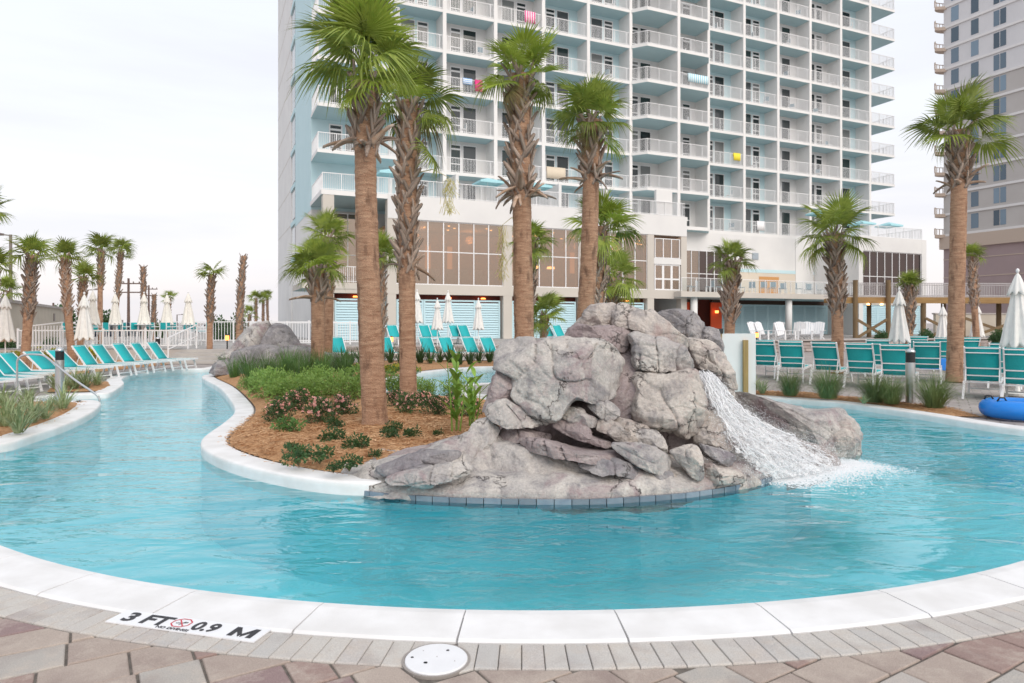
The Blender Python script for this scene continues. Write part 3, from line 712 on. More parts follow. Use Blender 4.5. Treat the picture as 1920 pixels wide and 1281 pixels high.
# ------------------------------------------------------------------ towels over balcony rails
def towel(label, c1, c2, a, v, j, wd=.9, ht=.75, stripes=0):
    t = thing('towel', label, 'towel', L0 + Matrix.Rotation(TH, 3, 'Z') @ V(a, v, Z0+FL*j+1.1), TH)
    if c1 not in M: mat(c1, *c2)
    mb = MB(); n_ = 10
    vs = []
    for i in range(n_+1):
        x = wd*(i/n_-.5); y = -.035-.012*math.sin(i*2.1)
        vs += [(x,.05,-.3),(x,.03,.0),(x,y,.015),(x,y-.01,-ht*.5),(x,y-.005+.01*math.sin(i*1.7),-ht)]
    fs = [(i*5+q,(i+1)*5+q,(i+1)*5+q+1,i*5+q+1) for i in range(n_) for q in range(4)]
    mb.add(vs, fs); o = mb.build('cloth', c1, t, smooth=True)
    o.modifiers.new('s', 'SOLIDIFY').thickness = .012
    return t
def stripe_mat(name, a, b, sc_, axis=2):
    m, n, l, p = newmat(name); p.inputs['Roughness'].default_value = .9
    t = n.new('ShaderNodeTexCoord'); w_ = n.new('ShaderNodeTexWave'); w_.bands_direction = 'XYZ'[axis] if False else ('X','Y','Z')[axis]; w_.inputs['Scale'].default_value = sc_; w_.inputs['Distortion'].default_value = .6
    r_ = n.new('ShaderNodeValToRGB'); r_.color_ramp.interpolation = 'CONSTANT'; r_.color_ramp.elements[0].color = (*a,1); r_.color_ramp.elements[1].color = (*b,1); r_.color_ramp.elements[1].position = .5
    l.new(t.outputs['Object'], w_.inputs[0]); l.new(w_.outputs[0], r_.inputs[0]); l.new(r_.outputs[0], p.inputs['Base Color'])
stripe_mat('pink_stripe', (.75,.08,.28), (.85,.70,.72), 1.6, 0); stripe_mat('blue_stripe', (.25,.45,.75), (.80,.82,.86), 2.2, 2); stripe_mat('aqua_stripe', (.30,.62,.72), (.80,.84,.86), 1.4, 0)
stripe_mat('floral', (.62,.50,.40), (.70,.64,.50), 3, 0)
towel('pink and white striped beach towel hung over a balcony rail', 'pink_stripe', None, 16.6, 0, 5, .95, .9)
towel('white towel with blue bands hung beside a magenta one', 'blue_stripe', None, 11.4, 0, 3, .75, .45)
towel('magenta towel hung over a balcony rail', 'magenta', ((.72,.03,.22),), 12.3, 0, 3, .6, .85)
towel('pale aqua striped towel draped over a projecting balcony rail', 'aqua_stripe', None, 32.2, -1.02, 4, 2.2, .7)
towel('bright yellow towel hung over a balcony rail', 'yellow_towel', ((.85,.70,.05),), 37.4, 0, 2, .8, .65)
towel('beige floral blanket spread over a low balcony rail', 'floral', None, 18.9, 0, 1, 1.7, .9)
towel('plain white towel hanging from the lowest balcony rail', 'white_metal', None, 40.2, 0, 0, .9, .85)

# ------------------------------------------------------------------ neighbouring tower
mat('tower_white', (.66,.645,.655), (.62,.61,.62), scale=.4, rough=.8)
mat('tower_beige', (.50,.47,.45), (.47,.44,.42), scale=.4, rough=.8)
mat('tower_mauve', (.36,.27,.27), (.33,.25,.25), scale=.4, rough=.85)
mat('tower_trim', (.72,.70,.69), rough=.8); mat('tan_trim', (.50,.40,.33), rough=.8)
m, n, l, p = newmat('tower_glass'); p.inputs['Roughness'].default_value = .08; p.inputs['Base Color'].default_value = (.10,.16,.21,1)
oi = n.new('ShaderNodeObjectInfo'); rp = n.new('ShaderNodeValToRGB'); rp.color_ramp.elements[0].color = (.05,.08,.11,1); rp.color_ramp.elements[1].color = (.20,.28,.36,1)
l.new(oi.outputs['Random'], rp.inputs[0]); l.new(rp.outputs[0], p.inputs['Base Color'])
T0 = V(62.6, 99, 0)
tower = thing('apartment_tower', 'tall beige and white apartment tower with paired windows beyond the boardwalk', 'building', T0, TH-R(90))
# local x runs toward the camera along the visible wall, local y to the right
zb = 14.2; nfl = 14
mb = MB(); mb.box(-0.0, 46, 0, 30, 0, zb-2); mb.build('base_wall', 'tower_mauve', tower)
mb = MB(); mb.box(-.4, 46.4, -.4, 30.4, zb-2, zb-.2); mb.build('cornice', 'tan_trim', tower)
mb = MB(); mb.box(-0.0, 46, 0, 30, zb-.2, zb+7*3); mb.build('lower_wall', 'tower_beige', tower)
mb = MB(); mb.box(-0.0, 46, .01, 30, zb+7*3, zb+nfl*3+1); mb.build('upper_wall', 'tower_white', tower)
wnd = MB(); wnd.box(0,1.25,-.03,.03,0,1.95); o = wnd.build('window', 'tower_glass'); tw_me = o.data; bpy.data.objects.remove(o)
for j in range(nfl+1):
    mb = MB(); mb.box(-.05,46.05,-.16,0,zb+3*j-.16,zb+3*j+.16); mb.build('floor_band', 'tower_trim', tower)
for j in range(nfl):
    for x, ws in ((1.1,.85),(3.9,.8),(6.9,.58),(7.75,.58),(11.5,.8),(14.5,.58),(15.4,.58),(21,.8),(24,.58),(24.9,.58),(33,.8),(38,.8)): inst(tw_me, 'window', tower, (x, 0, zb+3*j+.55), (0,0,0), (ws,1,1.05))
for zz in (4.2, 8.0, 10.6): mb = MB(); mb.box(-.02,46.02,-.05,0,zz,zz+.12); mb.build('base_joint', 'tan_trim', tower)
# rounded balconies on the hotel side
pl = [(-.2-1.3*math.sin(a)*1.0, 2.0-2.3*math.cos(a)) for a in [math.pi*i/12 for i in range(13)]]
bm_ = MB(); bm_.prism([(p[0], -p[1]*0+p[1]) for p in pl][::-1], 0, .45); 
for i in range(0,13): bm_.box(pl[i][0]-.04,pl[i][0]+.04,pl[i][1]-.04,pl[i][1]+.04,.45,1.35)
for a, b in zip(pl, pl[1:]): bm_.bar((a[0],a[1],1.37),(b[0],b[1],1.37),.08,.08)
o = bm_.build('balcony', 'tan_trim'); tb_me = o.data; bpy.data.objects.remove(o)
for j in range(nfl): inst(tb_me, 'balcony', tower, (0, -1.2, zb+3*j-.35), (0,0,-.5))
# ------------------------------------------------------------------ the waterfall rock
def rock_mat(name, cols, wet=False):
    m, n, l, p = newmat(name); p.inputs['Roughness'].default_value = .35 if wet else .9
    t = n.new('ShaderNodeTexCoord')
    def nz_(s, d=6, r_=.6, dist=0):
        z = n.new('ShaderNodeTexNoise'); z.inputs['Scale'].default_value = s; z.inputs['Detail'].default_value = d; z.inputs['Roughness'].default_value = r_; z.inputs['Distortion'].default_value = dist
        l.new(t.outputs['Object'], z.inputs[0]); return z
    z1 = nz_(1.5, 8, .62, .5); z2 = nz_(4.2, 9, .68, .3); z3 = nz_(2.2, 6, .6, 1.2); z4 = nz_(38, 5, .7); z5 = nz_(9, 8, .7)
    def mixc(fac, a, b, lo, hi):
        r_ = n.new('ShaderNodeValToRGB'); r_.color_ramp.elements[0].position = lo; r_.color_ramp.elements[1].position = hi
        l.new(fac, r_.inputs[0]); x = n.new('ShaderNodeMix'); x.data_type = 'RGBA'; l.new(r_.outputs[0], x.inputs[0])
        for s_, v in ((6, a), (7, b)):
            if isinstance(v, tuple): x.inputs[s_].default_value = (*v, 1)
            else: l.new(v, x.inputs[s_])
        return x.outputs[2]
    c = mixc(z1.outputs[0], cols[0], cols[1], .42, .60)
    c = mixc(z2.outputs[0], c, cols[2], .49, .66)
    c = mixc(z3.outputs[0], c, cols[3], .53, .69)
    # a few hairline cracks and small pits
    vo = n.new('ShaderNodeTexVoronoi'); vo.feature = 'DISTANCE_TO_EDGE'; vo.inputs['Scale'].default_value = 1.1
    va = n.new('ShaderNodeVectorMath'); va.operation = 'MULTIPLY_ADD'; va.inputs[1].default_value = (.45,.45,.45)
    l.new(z2.outputs['Color'], va.inputs[0]); l.new(t.outputs['Object'], va.inputs[2]); l.new(va.outputs[0], vo.inputs[0])
    rc = n.new('ShaderNodeValToRGB'); rc.color_ramp.elements[0].position = .0; rc.color_ramp.elements[1].position = .009
    l.new(vo.outputs[0], rc.inputs[0])
    mk = n.new('ShaderNodeMath'); mk.operation = 'MAXIMUM'; r5 = n.new('ShaderNodeValToRGB'); r5.color_ramp.elements[0].position = .47; r5.color_ramp.elements[1].position = .53
    l.new(z1.outputs[0], r5.inputs[0]); l.new(rc.outputs[0], mk.inputs[0]); l.new(r5.outputs[0], mk.inputs[1])
    c2 = n.new('ShaderNodeMix'); c2.data_type = 'RGBA'; c2.inputs[6].default_value = (.07,.055,.055,1); l.new(c, c2.inputs[7]); l.new(mk.outputs[0], c2.inputs[0])
    # speckle
    ov = n.new('ShaderNodeMix'); ov.data_type = 'RGBA'; ov.blend_type = 'OVERLAY'; ov.inputs[0].default_value = .55
    l.new(c2.outputs[2], ov.inputs[6]); l.new(z4.outputs[0], ov.inputs[7]); l.new(ov.outputs[2], p.inputs['Base Color'])
    h = n.new('ShaderNodeMath'); h.operation = 'MULTIPLY_ADD'; h.inputs[1].default_value = .35; l.new(z4.outputs[0], h.inputs[0]); l.new(z5.outputs[0], h.inputs[2])
    h2 = n.new('ShaderNodeMath'); h2.operation = 'MULTIPLY_ADD'; h2.inputs[1].default_value = .5; l.new(mk.outputs[0], h2.inputs[0]); l.new(h.outputs[0], h2.inputs[2])
    b = n.new('ShaderNodeBump'); b.inputs['Strength'].default_value = .8; b.inputs['Distance'].default_value = .045
    l.new(h2.outputs[0], b.inputs['Height']); l.new(b.outputs[0], p.inputs['Normal'])
rock_mat('rock', [(.56,.52,.48), (.42,.39,.375), (.25,.235,.24), (.32,.245,.25)])
rock_mat('rock_purple', [(.36,.295,.29), (.29,.235,.235), (.43,.375,.36), (.24,.19,.195)])
rock_mat('rock_tan', [(.56,.505,.455), (.46,.41,.375), (.29,.265,.26), (.36,.285,.265)])
rock_mat('rock_grey', [(.32,.30,.30), (.24,.225,.235), (.42,.39,.38), (.20,.175,.19)])
rock_mat('rock_wet', [(.34,.28,.255), (.26,.21,.20), (.40,.35,.32), (.20,.16,.15)], True)
def boulder(parent, poly, Y, T, m='rock', tilt=0.0, seed=0, facets=10, rough=1.0, nr=34, na=170, keep=False, back=.8, name='boulder'):
    rn = random.Random(seed*7+13)
    pts = [W(px, py, Y) for px, py in poly]
    pts = smooth_path(pts, 4, True)
    pts = resample(pts+[pts[0]], sum((b-a).length for a, b in zip(pts, pts[1:]+pts[:1]))/na)[:-1]
    n_ = len(pts); c = sum(pts, Vector())/n_
    size = max((q-c).length for q in pts); T = min(T, size*1.1)
    vs = []; 
    ts = [math.sin(math.pi/2*i/nr) for i in range(1, nr+1)]
    def surf(t, s_): return -s_*(1-t**2.6)**.5
    vs.append(c+V(0,-T,0))
    for t in ts:
        for q in pts: vs.append(c+(q-c)*t+V(0, T*surf(t, 1), 0))
    o2 = len(vs); vs.append(c+V(0,T*back,0))
    for t in ts[:-1][::3]:
        for q in pts: vs.append(c+(q-c)*t+V(0, -T*back*surf(t, 1), 0))
    nb_ = len(ts[:-1][::3])
    off = V(seed*3.1, seed*1.7, seed*.9)
    ax = V(rn.uniform(.15,.45), .1, 1).normalized()
    def dirn(q):
        d = (q-c); return V(d.x, d.y*1.3, d.z).normalized() if d.length > 1e-6 else V(0,-1,0)
    # broad swelling, then planar breaks, then strata and grain
    vs = [q+dirn(q)*(noise.fractal(q*(1.2/size)+off, .9, 2.1, 3)*.11*size)*rough for q in vs]
    for k in range(facets):
        nv = V(rn.uniform(-1.2,1.2), -1, rn.uniform(-.7,1.2)).normalized()
        sup = max((q-c).dot(nv) for q in vs); d = sup*rn.uniform(.66,.92)
        for i, q in enumerate(vs):
            s_ = (q-c).dot(nv)-d
            if s_ > 0: vs[i] = q-nv*s_*.985
    out_ = []
    for q in vs:
        dn = dirn(q)
        s_ = q.dot(ax)*(5.5+seed%3)+noise.noise(q*2.2+off)*1.4
        st_ = (abs((s_ % 1)-.5)*2)**5*-.014*min(1, size/.4)
        s2 = q.dot(V(1,-.2,.35).normalized())*2.6+noise.noise(q*1.8+off*2)*1.2
        st_ += (abs((s2 % 1)-.5)*2)**16*-.045*min(1, size/.4)*(1 if noise.noise(q*1.3+off) > .08 else 0)
        f_ = noise.fractal(q*6+off, .75, 2.2, 4)*.022+(noise.cell(q*5+off)-.5)*.006
        q2 = q+dn*(st_+f_)*rough
        q2.y += tilt*(q.z-c.z)
        out_.append(q2)
    fs = []
    for k in range(n_): fs.append((0, 1+(k+1)%n_, 1+k))
    for i in range(nr-1):
        for k in range(n_): fs.append((1+i*n_+k, 1+i*n_+(k+1)%n_, 1+(i+1)*n_+(k+1)%n_, 1+(i+1)*n_+k))
    for k in range(n_): fs.append((o2, o2+1+k, o2+1+(k+1)%n_))
    for i in range(nb_-1):
        for k in range(n_): fs.append((o2+1+i*n_+k, o2+1+(i+1)*n_+k, o2+1+(i+1)*n_+(k+1)%n_, o2+1+i*n_+(k+1)%n_))
    la = 1+(nr-1)*n_; lb_ = o2+1+(nb_-1)*n_
    for k in range(n_): fs.append((la+k, la+(k+1)%n_, lb_+(k+1)%n_, lb_+k))
    mb = MB(); mb.add(out_, fs); o = mb.build(name, m, parent, smooth=True)
    return o
rk = thing('waterfall_rock', 'large grey and mauve rockwork mound with a waterfall beside the planting island', 'rock', (0,0,0))
BL = [
 # poly, Y, T, material, tilt
 ([(655,916),(666,892),(700,870),(760,850),(830,833),(890,818),(935,832),(965,870),(985,925),(900,935),(800,930),(720,922)], 6.95,.50,'rock',.75),
 ([(680,885),(740,848),(800,833),(870,815),(905,812),(900,835),(860,850),(800,856),(740,866),(700,884)], 7.35,.30,'rock_purple',.5),
 ([(885,850),(935,836),(987,838),(1040,850),(1100,872),(1165,897),(1190,932),(1100,941),(1000,940),(900,936),(880,895)], 6.98,.42,'rock',.7),
 ([(1060,862),(1120,852),(1200,852),(1262,862),(1330,880),(1400,884),(1436,906),(1380,922),(1290,934),(1180,940),(1090,941),(1050,895)], 7.12,.48,'rock_tan',.6),
 ([(900,770),(950,690),(1100,650),(1250,650),(1330,710),(1365,800),(1390,860),(1330,885),(1100,895),(940,885),(880,830)], 7.92,.40,'rock_purple',.1),
 ([(1075,640),(1200,610),(1300,660),(1350,740),(1250,780),(1100,740),(1010,700)], 8.7,.5,'rock_purple',.1),
 # big left boulder and its neighbours
 ([(931,690),(934,661),(948,644),(977,635),(1040,632),(1099,634),(1153,643),(1180,676),(1170,704),(1149,748),(1111,753),(1078,746),(1055,765),(1040,785),(1003,775),(980,758),(957,738),(962,712),(942,696)], 7.55,.72,'rock',.25),
 ([(926,704),(942,692),(968,712),(962,740),(963,752),(928,755),(908,768),(913,740)], 7.55,.35,'rock_purple',.2),
 ([(912,763),(942,744),(961,752),(996,763),(1042,783),(1031,797),(994,801),(947,801),(922,789),(906,779)], 7.35,.45,'rock',.2),
 ([(872,838),(884,800),(908,782),(928,790),(938,802),(934,826),(922,845),(905,862),(884,862)], 7.25,.35,'rock',.3),
 # slabs under it
 ([(1048,763),(1073,762),(1124,787),(1121,801),(1099,796),(1064,787),(1046,777)], 7.25,.30,'rock',.2),
 ([(1043,786),(1070,786),(1101,800),(1113,818),(1150,829),(1136,838),(1099,828),(1064,816),(1038,802)], 7.2,.30,'rock_purple',.2),
 ([(1103,758),(1134,754),(1160,763),(1163,779),(1148,787),(1125,785),(1105,770)], 7.3,.30,'rock',.2),
 ([(1121,793),(1137,784),(1170,803),(1196,822),(1197,833),(1158,828),(1134,813),(1118,807)], 7.2,.30,'rock_tan',.2),
 ([(1157,783),(1190,790),(1216,801),(1216,810),(1186,814),(1153,799)], 7.28,.26,'rock_tan',.2),
 ([(1193,809),(1228,806),(1248,828),(1248,847),(1225,836),(1195,827)], 7.15,.26,'rock',.2),
 ([(936,801),(1000,804),(1034,816),(1012,828),(940,827)], 7.35,.25,'rock_purple',.2),
 ([(960,826),(1012,821),(1085,842),(1130,848),(1190,852),(1182,870),(1100,864),(1020,853),(975,845)], 6.92,.30,'rock_purple',.4),
 ([(1080,857),(1150,862),(1212,880),(1202,896),(1130,884),(1084,872)], 6.74,.24,'rock_grey',.4),
 ([(1145,833),(1200,836),(1240,842),(1262,866),(1240,884),(1190,868)], 6.88,.28,'rock',.4),
 ([(1256,846),(1285,838),(1311,838),(1315,886),(1297,893),(1270,866)], 6.85,.28,'rock_tan',.4),
 ([(1312,834),(1340,840),(1377,852),(1371,870),(1349,870),(1322,852)], 7.02,.22,'rock_grey',.4),
 ([(1310,852),(1345,872),(1385,880),(1390,900),(1340,905),(1305,892)], 6.92,.26,'rock_tan',.4),
 ([(1215,880),(1260,884),(1262,902),(1222,898)], 6.78,.2,'rock_grey',.4),
 ([(690,880),(750,858),(830,846),(880,850),(850,866),(770,880),(705,892)], 6.78,.24,'rock_grey',.5),
 ([(720,900),(800,876),(880,868),(905,880),(860,896),(780,908)], 6.55,.2,'rock',.5),
 # upper right
 ([(1062,627),(1080,607),(1110,611),(1180,616),(1186,640),(1172,664),(1150,646),(1110,636),(1064,634)], 8.0,.4,'rock_purple',.2),
 ([(1074,612),(1090,590),(1106,573),(1130,566),(1158,571),(1150,594),(1142,613),(1100,617)], 8.35,.45,'rock_tan',.2),
 ([(1142,600),(1152,574),(1180,571),(1212,581),(1243,595),(1268,620),(1288,641),(1277,657),(1240,652),(1200,632),(1178,619),(1148,614)], 8.3,.55,'rock_tan',.2),
 ([(1179,622),(1222,628),(1262,640),(1288,650),(1297,676),(1299,692),(1246,697),(1196,695),(1182,680),(1178,648)], 7.9,.5,'rock',.2),
 ([(1190,698),(1246,697),(1297,694),(1309,712),(1322,746),(1320,786),(1300,812),(1281,823),(1254,813),(1207,797),(1182,779),(1187,742)], 7.6,.65,'rock_tan',.15),
 ([(1312,782),(1322,760),(1334,752),(1349,786),(1368,826),(1364,844),(1339,839),(1305,830),(1296,815)], 7.5,.4,'rock_tan',.2),
 ([(1284,638),(1307,631),(1336,639),(1357,661),(1370,687),(1379,730),(1370,756),(1355,752),(1350,724),(1339,711),(1318,693),(1299,690),(1290,666)], 8.5,.5,'rock_tan',.1),
 ([(1368,738),(1419,740),(1472,755),(1525,764),(1586,764),(1596,780),(1606,791),(1611,825),(1607,856),(1580,870),(1555,868),(1530,850),(1499,830),(1445,805),(1392,780),(1368,762)], 9.0,.55,'rock',.0),
 ([(1545,800),(1600,785),(1612,822),(1608,862),(1578,872),(1550,862)], 8.85,.4,'rock_tan',.1),
 ([(1300,705),(1335,712),(1358,755),(1400,785),(1480,818),(1545,838),(1565,872),(1500,898),(1430,908),(1375,880),(1340,845),(1312,775)], 8.35,.28,'rock_wet',.5),
]
for i, (poly, Y, T, mt, tl) in enumerate(BL): boulder(rk, poly, Y, T, mt, tl, i+1)
BG = [([(1231,590),(1254,583),(1286,583),(1308,592),(1322,616),(1326,660),(1290,665),(1256,625)], 10.2,.5,'rock_grey',.1), ([(1318,618),(1346,616),(1352,660),(1320,668)], 10.0,.4,'rock_grey',.1)]
for i, (poly, Y, T, mt, tl) in enumerate(BG): boulder(rk, poly, Y, T, mt, tl, 60+i)
# waterline tiles along the foot of the rock
tb = thing('waterline_tiles', 'row of grey glazed waterline tiles along the foot of the rock', 'tiles')
tp = smooth_path([G(q, r_, -.08) for q, r_ in ((640,908),(700,922),(800,930),(900,934),(1000,936),(1100,936),(1200,931),(1300,922),(1400,905),(1440,894))], 8)
tp = resample([Vector((q.x, q.y-.13, 0)) for q in tp], .165)
for a, b in zip(tp, tp[1:]):
    d = (b-a).normalized(); mb = MB(); c = (a+b)/2; L_ = (b-a).length/2-.004
    nrm = V(-d.y, d.x, 0)
    pts = [c-d*L_, c+d*L_, c+d*L_+nrm*.10, c-d*L_+nrm*.10]
    mb.prism([(q.x, q.y) for q in pts], -.135, -.05); mb.build('tile', 'tile_grey', tb)
pl_ = MB(); fr_ = [Vector((q.x, q.y+.03, 0)) for q in resample(tp, .06)]; bk_ = [Vector((q.x, q.y+1.1, 0)) for q in fr_]
vs = []
for i, (a, b) in enumerate(zip(fr_, bk_)):
    n_p = noise.fractal(a*5, .8, 2.2, 4)
    vs += [a+V(0,.06,-.12), a+V(0,.0+n_p*.02,-.06), a+V(0,n_p*.03,.0+n_p*.02), a+V(0,.10,.05+n_p*.04), a+V(0,.25,.10+n_p*.06), b+V(0,0,.15)]
pl_.add(vs, [(6*i+k, 6*i+6+k, 6*i+7+k, 6*i+1+k) for i in range(len(fr_)-1) for k in range(5)]); pl_.build('plinth', 'rock', rk, smooth=True)
# ------------------------------------------------------------------ waterfall
m, n, l, p = newmat('white_water'); n.remove(p)
df = n.new('ShaderNodeBsdfDiffuse'); df.inputs[0].default_value = (.96,.96,.97,1); tl_ = n.new('ShaderNodeBsdfTranslucent'); tl_.inputs[0].default_value = (.96,.97,.99,1)
gs = n.new('ShaderNodeBsdfGlossy'); gs.inputs['Roughness'].default_value = .15
x1 = n.new('ShaderNodeMixShader'); x1.inputs[0].default_value = .3; l.new(df.outputs[0], x1.inputs[1]); l.new(tl_.outputs[0], x1.inputs[2])
x2 = n.new('ShaderNodeMixShader'); x2.inputs[0].default_value = .08; l.new(x1.outputs[0], x2.inputs[1]); l.new(gs.outputs[0], x2.inputs[2])
l.new(x2.outputs[0], n['Material Output'].inputs[0])
m, n, l, p = newmat('thin_water'); n.remove(p)
df = n.new('ShaderNodeBsdfDiffuse'); df.inputs[0].default_value = (.97,.97,.98,1); tl_ = n.new('ShaderNodeBsdfTranslucent'); tl_.inputs[0].default_value = (.97,.98,.99,1); tp_ = n.new('ShaderNodeBsdfTransparent')
x1 = n.new('ShaderNodeMixShader'); x1.inputs[0].default_value = .3; l.new(df.outputs[0], x1.inputs[1]); l.new(tl_.outputs[0], x1.inputs[2])
tco = n.new('ShaderNodeTexCoord'); tz = n.new('ShaderNodeTexNoise'); tz.inputs['Scale'].default_value = 26; tz.inputs['Detail'].default_value = 5; l.new(tco.outputs['Object'], tz.inputs[0])
tr_ = n.new('ShaderNodeMapRange'); tr_.inputs[1].default_value = .35; tr_.inputs[2].default_value = .65; tr_.inputs[3].default_value = .75; tr_.inputs[4].default_value = .0; l.new(tz.outputs[0], tr_.inputs[0])
x2 = n.new('ShaderNodeMixShader'); l.new(tr_.outputs[0], x2.inputs[0]); l.new(x1.outputs[0], x2.inputs[1]); l.new(tp_.outputs[0], x2.inputs[2]); l.new(x2.outputs[0], n['Material Output'].inputs[0])
wf = thing('waterfall', 'white foaming waterfall running down the rock into the pool', 'waterfall')
rw = random.Random(5)
def P3(px, py, Y): return W(px, py, Y)
cl_ = [P3(1306,699,7.95), P3(1318,724,7.70), P3(1338,770,7.5), P3(1362,812,7.38), P3(1390,846,7.30), P3(1422,876,7.3), P3(1455,897,7.32)]
cr_ = [P3(1328,701,8.05), P3(1352,726,7.95), P3(1380,762,7.9), P3(1424,792,7.95), P3(1482,822,8.05), P3(1543,852,8.12), P3(1588,880,8.1)]
CLs = smooth_path(cl_, 8); CRs = smooth_path(cr_, 8); nl = len(CLs)
CL2 = smooth_path(cl_, 32); CR2 = smooth_path(cr_, 32)
for lay in range(2):
    sh = MB(); NU, NV = 90, 190; grid = []; sd = lay*13.7
    for i in range(NV):
        x = i/(NV-1)*(len(CL2)-1); a = CL2[int(x)]; b = CR2[int(x)]
        for k in range(NU):
            u = k/(NU-1)*1.14-.07; q = a.lerp(b, u); f_ = i/NV
            n1_ = noise.noise(V(u*9+sd, f_*5, 1.5)); n2_ = noise.noise(V(u*24+sd, f_*13, 4)); n3_ = noise.noise(V(u*60+sd, f_*34, 9))
            grid.append(q+V(n2_*.012, -.02-.03*lay-.05*math.sin(math.pi*max(0,min(1,u)))-n1_*.035-n2_*.03-n3_*.014, .015*lay+n1_*.03+n2_*.03+n3_*.014))
    fs = []
    for i in range(NV-1):
        f_ = i/NV
        for k in range(NU-1):
            u = k/(NU-1); h_ = noise.noise(V(u*13+sd, f_*6, 7))*.6+noise.noise(V(u*30+sd, f_*22, 3))*.5+noise.noise(V(u*70, f_*60+sd, 5))*.4
            if h_ > -.02+.14*lay-.62*(1-abs(2*u-1))**.7*(1-.75*f_)+(.20*f_ if u > .45 else 0): fs.append((i*NU+k, i*NU+k+1, (i+1)*NU+k+1, (i+1)*NU+k))
    sh.add(grid, fs); tag(sh.build('stream', 'thin_water', wf, smooth=True), kind='stuff')
sm_ = MB()
for s_ in range(260):
    u0 = rw.random(); du = rw.uniform(-.2,.2); i0 = int(rw.random()*(nl-8)); ln = rw.randint(4, 9); pts = []; ws = []
    lift = rw.uniform(.02,.12)
    for i in range(i0, min(nl, i0+ln)):
        u = min(1, max(0, u0+du*(i-i0)/16)); q = CLs[i].lerp(CRs[i], u)
        q = q+V(noise.noise(q*9+V(s_,0,0))*.04, -lift-.02+noise.noise(q*11+V(0,s_,0))*.04, noise.noise(q*10+V(0,0,s_))*.04+lift*.4)
        pts.append(q); f_ = (i-i0)/ln; ws.append(max(.001, rw.uniform(.003,.009)*math.sin(math.pi*min(1,f_*.9+.08))))
    if len(pts) > 2: sm_.tube(pts, ws, 5)
tag(sm_.build('strands', 'white_water', wf, smooth=True), kind='stuff')
# spray and foam
ic = []
def blob(mb, c, r_, sq=1.0):
    a = [(1,0,0),(-1,0,0),(0,1,0),(0,-1,0),(0,0,1),(0,0,-1)]
    mb.add([(c[0]+x*r_*rw.uniform(.7,1.3), c[1]+y*r_*rw.uniform(.7,1.3), c[2]+z*r_*sq) for x, y, z in a], [(0,2,4),(2,1,4),(1,3,4),(3,0,4),(2,0,5),(1,2,5),(3,1,5),(0,3,5)])
spm = MB()
for k in range(42000):
    i = min(nl-1, int(nl*rw.random()**.62)); u = rw.gauss(.5,.34); q = CLs[i].lerp(CRs[i], u)
    f_ = i/nl; q = q+V(rw.gauss(0,.02+.05*f_), -.05-abs(rw.gauss(0,.03+.05*f_)), abs(rw.gauss(0,.02+.05*f_)))
    if q.z < -.09: continue
    blob(spm, q, rw.choice((.001,.0012,.0015,.002,.002,.0025,.003,.004)))
tag(spm.build('spray', 'white_water', wf), kind='stuff')
fm = MB()
for k in range(26000):
    a = rw.random(); base = P3(1425,908,7.35).lerp(P3(1600,868,8.3), a)
    dd = abs(rw.gauss(0,.34)) ; q = V(base.x+dd*.55+rw.gauss(0,.1), base.y-dd*.75+rw.gauss(0,.1)+.12, -.10)
    if rw.random() < dd*.9: continue
    blob(fm, q, rw.choice((.003,.004,.006,.008,.011)), .45)
tag(fm.build('foam', 'white_water', wf), kind='stuff')

# ------------------------------------------------------------------ small rock on the island's far end
rk2 = thing('rockwork', 'smaller grey rock outcrop at the far end of the island by the steps', 'rock')
B2 = [
 ([(392,702),(400,680),(440,660),(500,655),(570,662),(640,676),(655,690),(640,704),(520,706),(430,708)], 20.3,1.0,'rock_grey'),
 ([(425,690),(440,655),(462,628),(480,615),(502,612),(508,640),(512,680),(470,695)], 20.8,.9,'rock'),
 ([(490,680),(500,628),(516,617),(538,624),(560,652),(585,672),(575,690),(520,694)], 20.9,.9,'rock_grey'),
 ([(540,690),(548,655),(575,655),(610,670),(640,680),(640,698),(580,700)], 20.7,.7,'rock_purple'),
 ([(395,700),(402,684),(425,678),(440,690),(430,704)], 19.8,.5,'rock_grey'),
 ([(412,676),(420,664),(446,660),(452,676),(430,682)], 20.1,.4,'rock'),
 ([(445,700),(455,676),(500,672),(540,680),(545,700),(490,704)], 20.0,.5,'rock'),
]
for i, (poly, Y, T, mt) in enumerate(B2): boulder(rk2, [(x_, 705-(705-y_)*1.12) for x_, y_ in poly], Y, T, mt, .15, 80+i, 8, .9, 24, 120)
# ------------------------------------------------------------------ planting beds
def bed(name, poly, lift, mound, step, holes_ok=True, m='mulch', chips=0, edge=.35):
    poly = [(p[0], p[1]) for p in poly]
    x0 = min(p[0] for p in poly); x1 = max(p[0] for p in poly); y0 = min(p[1] for p in poly); y1 = max(p[1] for p in poly)
    pts = [Vector(p) for p in poly]; n0 = len(pts)
    y = y0
    rnb = random.Random(4)
    while y < y1:
        x = x0
        while x < x1:
            q = (x+rnb.uniform(-.3,.3)*step, y+rnb.uniform(-.3,.3)*step)
            if inside(q, poly) and edist(q, poly) > step*.5: pts.append(Vector(q))
            x += step
        y += step
    r_ = geometry.delaunay_2d_cdt(pts, [], [list(range(n0))], 1, 1e-5)
    vs = []
    for q in r_[0]:
        d = edist(q, poly); h = mound*min(1, d/edge)*(1-.3*min(1, d/edge))
        vs.append((q.x, q.y, lift+h+noise.noise(Vector((q.x*1.5, q.y*1.5, 0)))*.05*min(1, d/edge)+noise.noise(Vector((q.x*9, q.y*9, 3)))*.018*min(1, d/.1)))
    fs = []
    for f in r_[2]:
        a, b, c = [Vector(vs[i]) for i in f[:3]]; fs.append(tuple(f) if (b-a).cross(c-a).z > 0 else tuple(f[::-1]))
    mb = MB(); mb.add(vs, fs); o = mb.build(name, m, smooth=True); tag(o, kind='structure')
    return o, vs
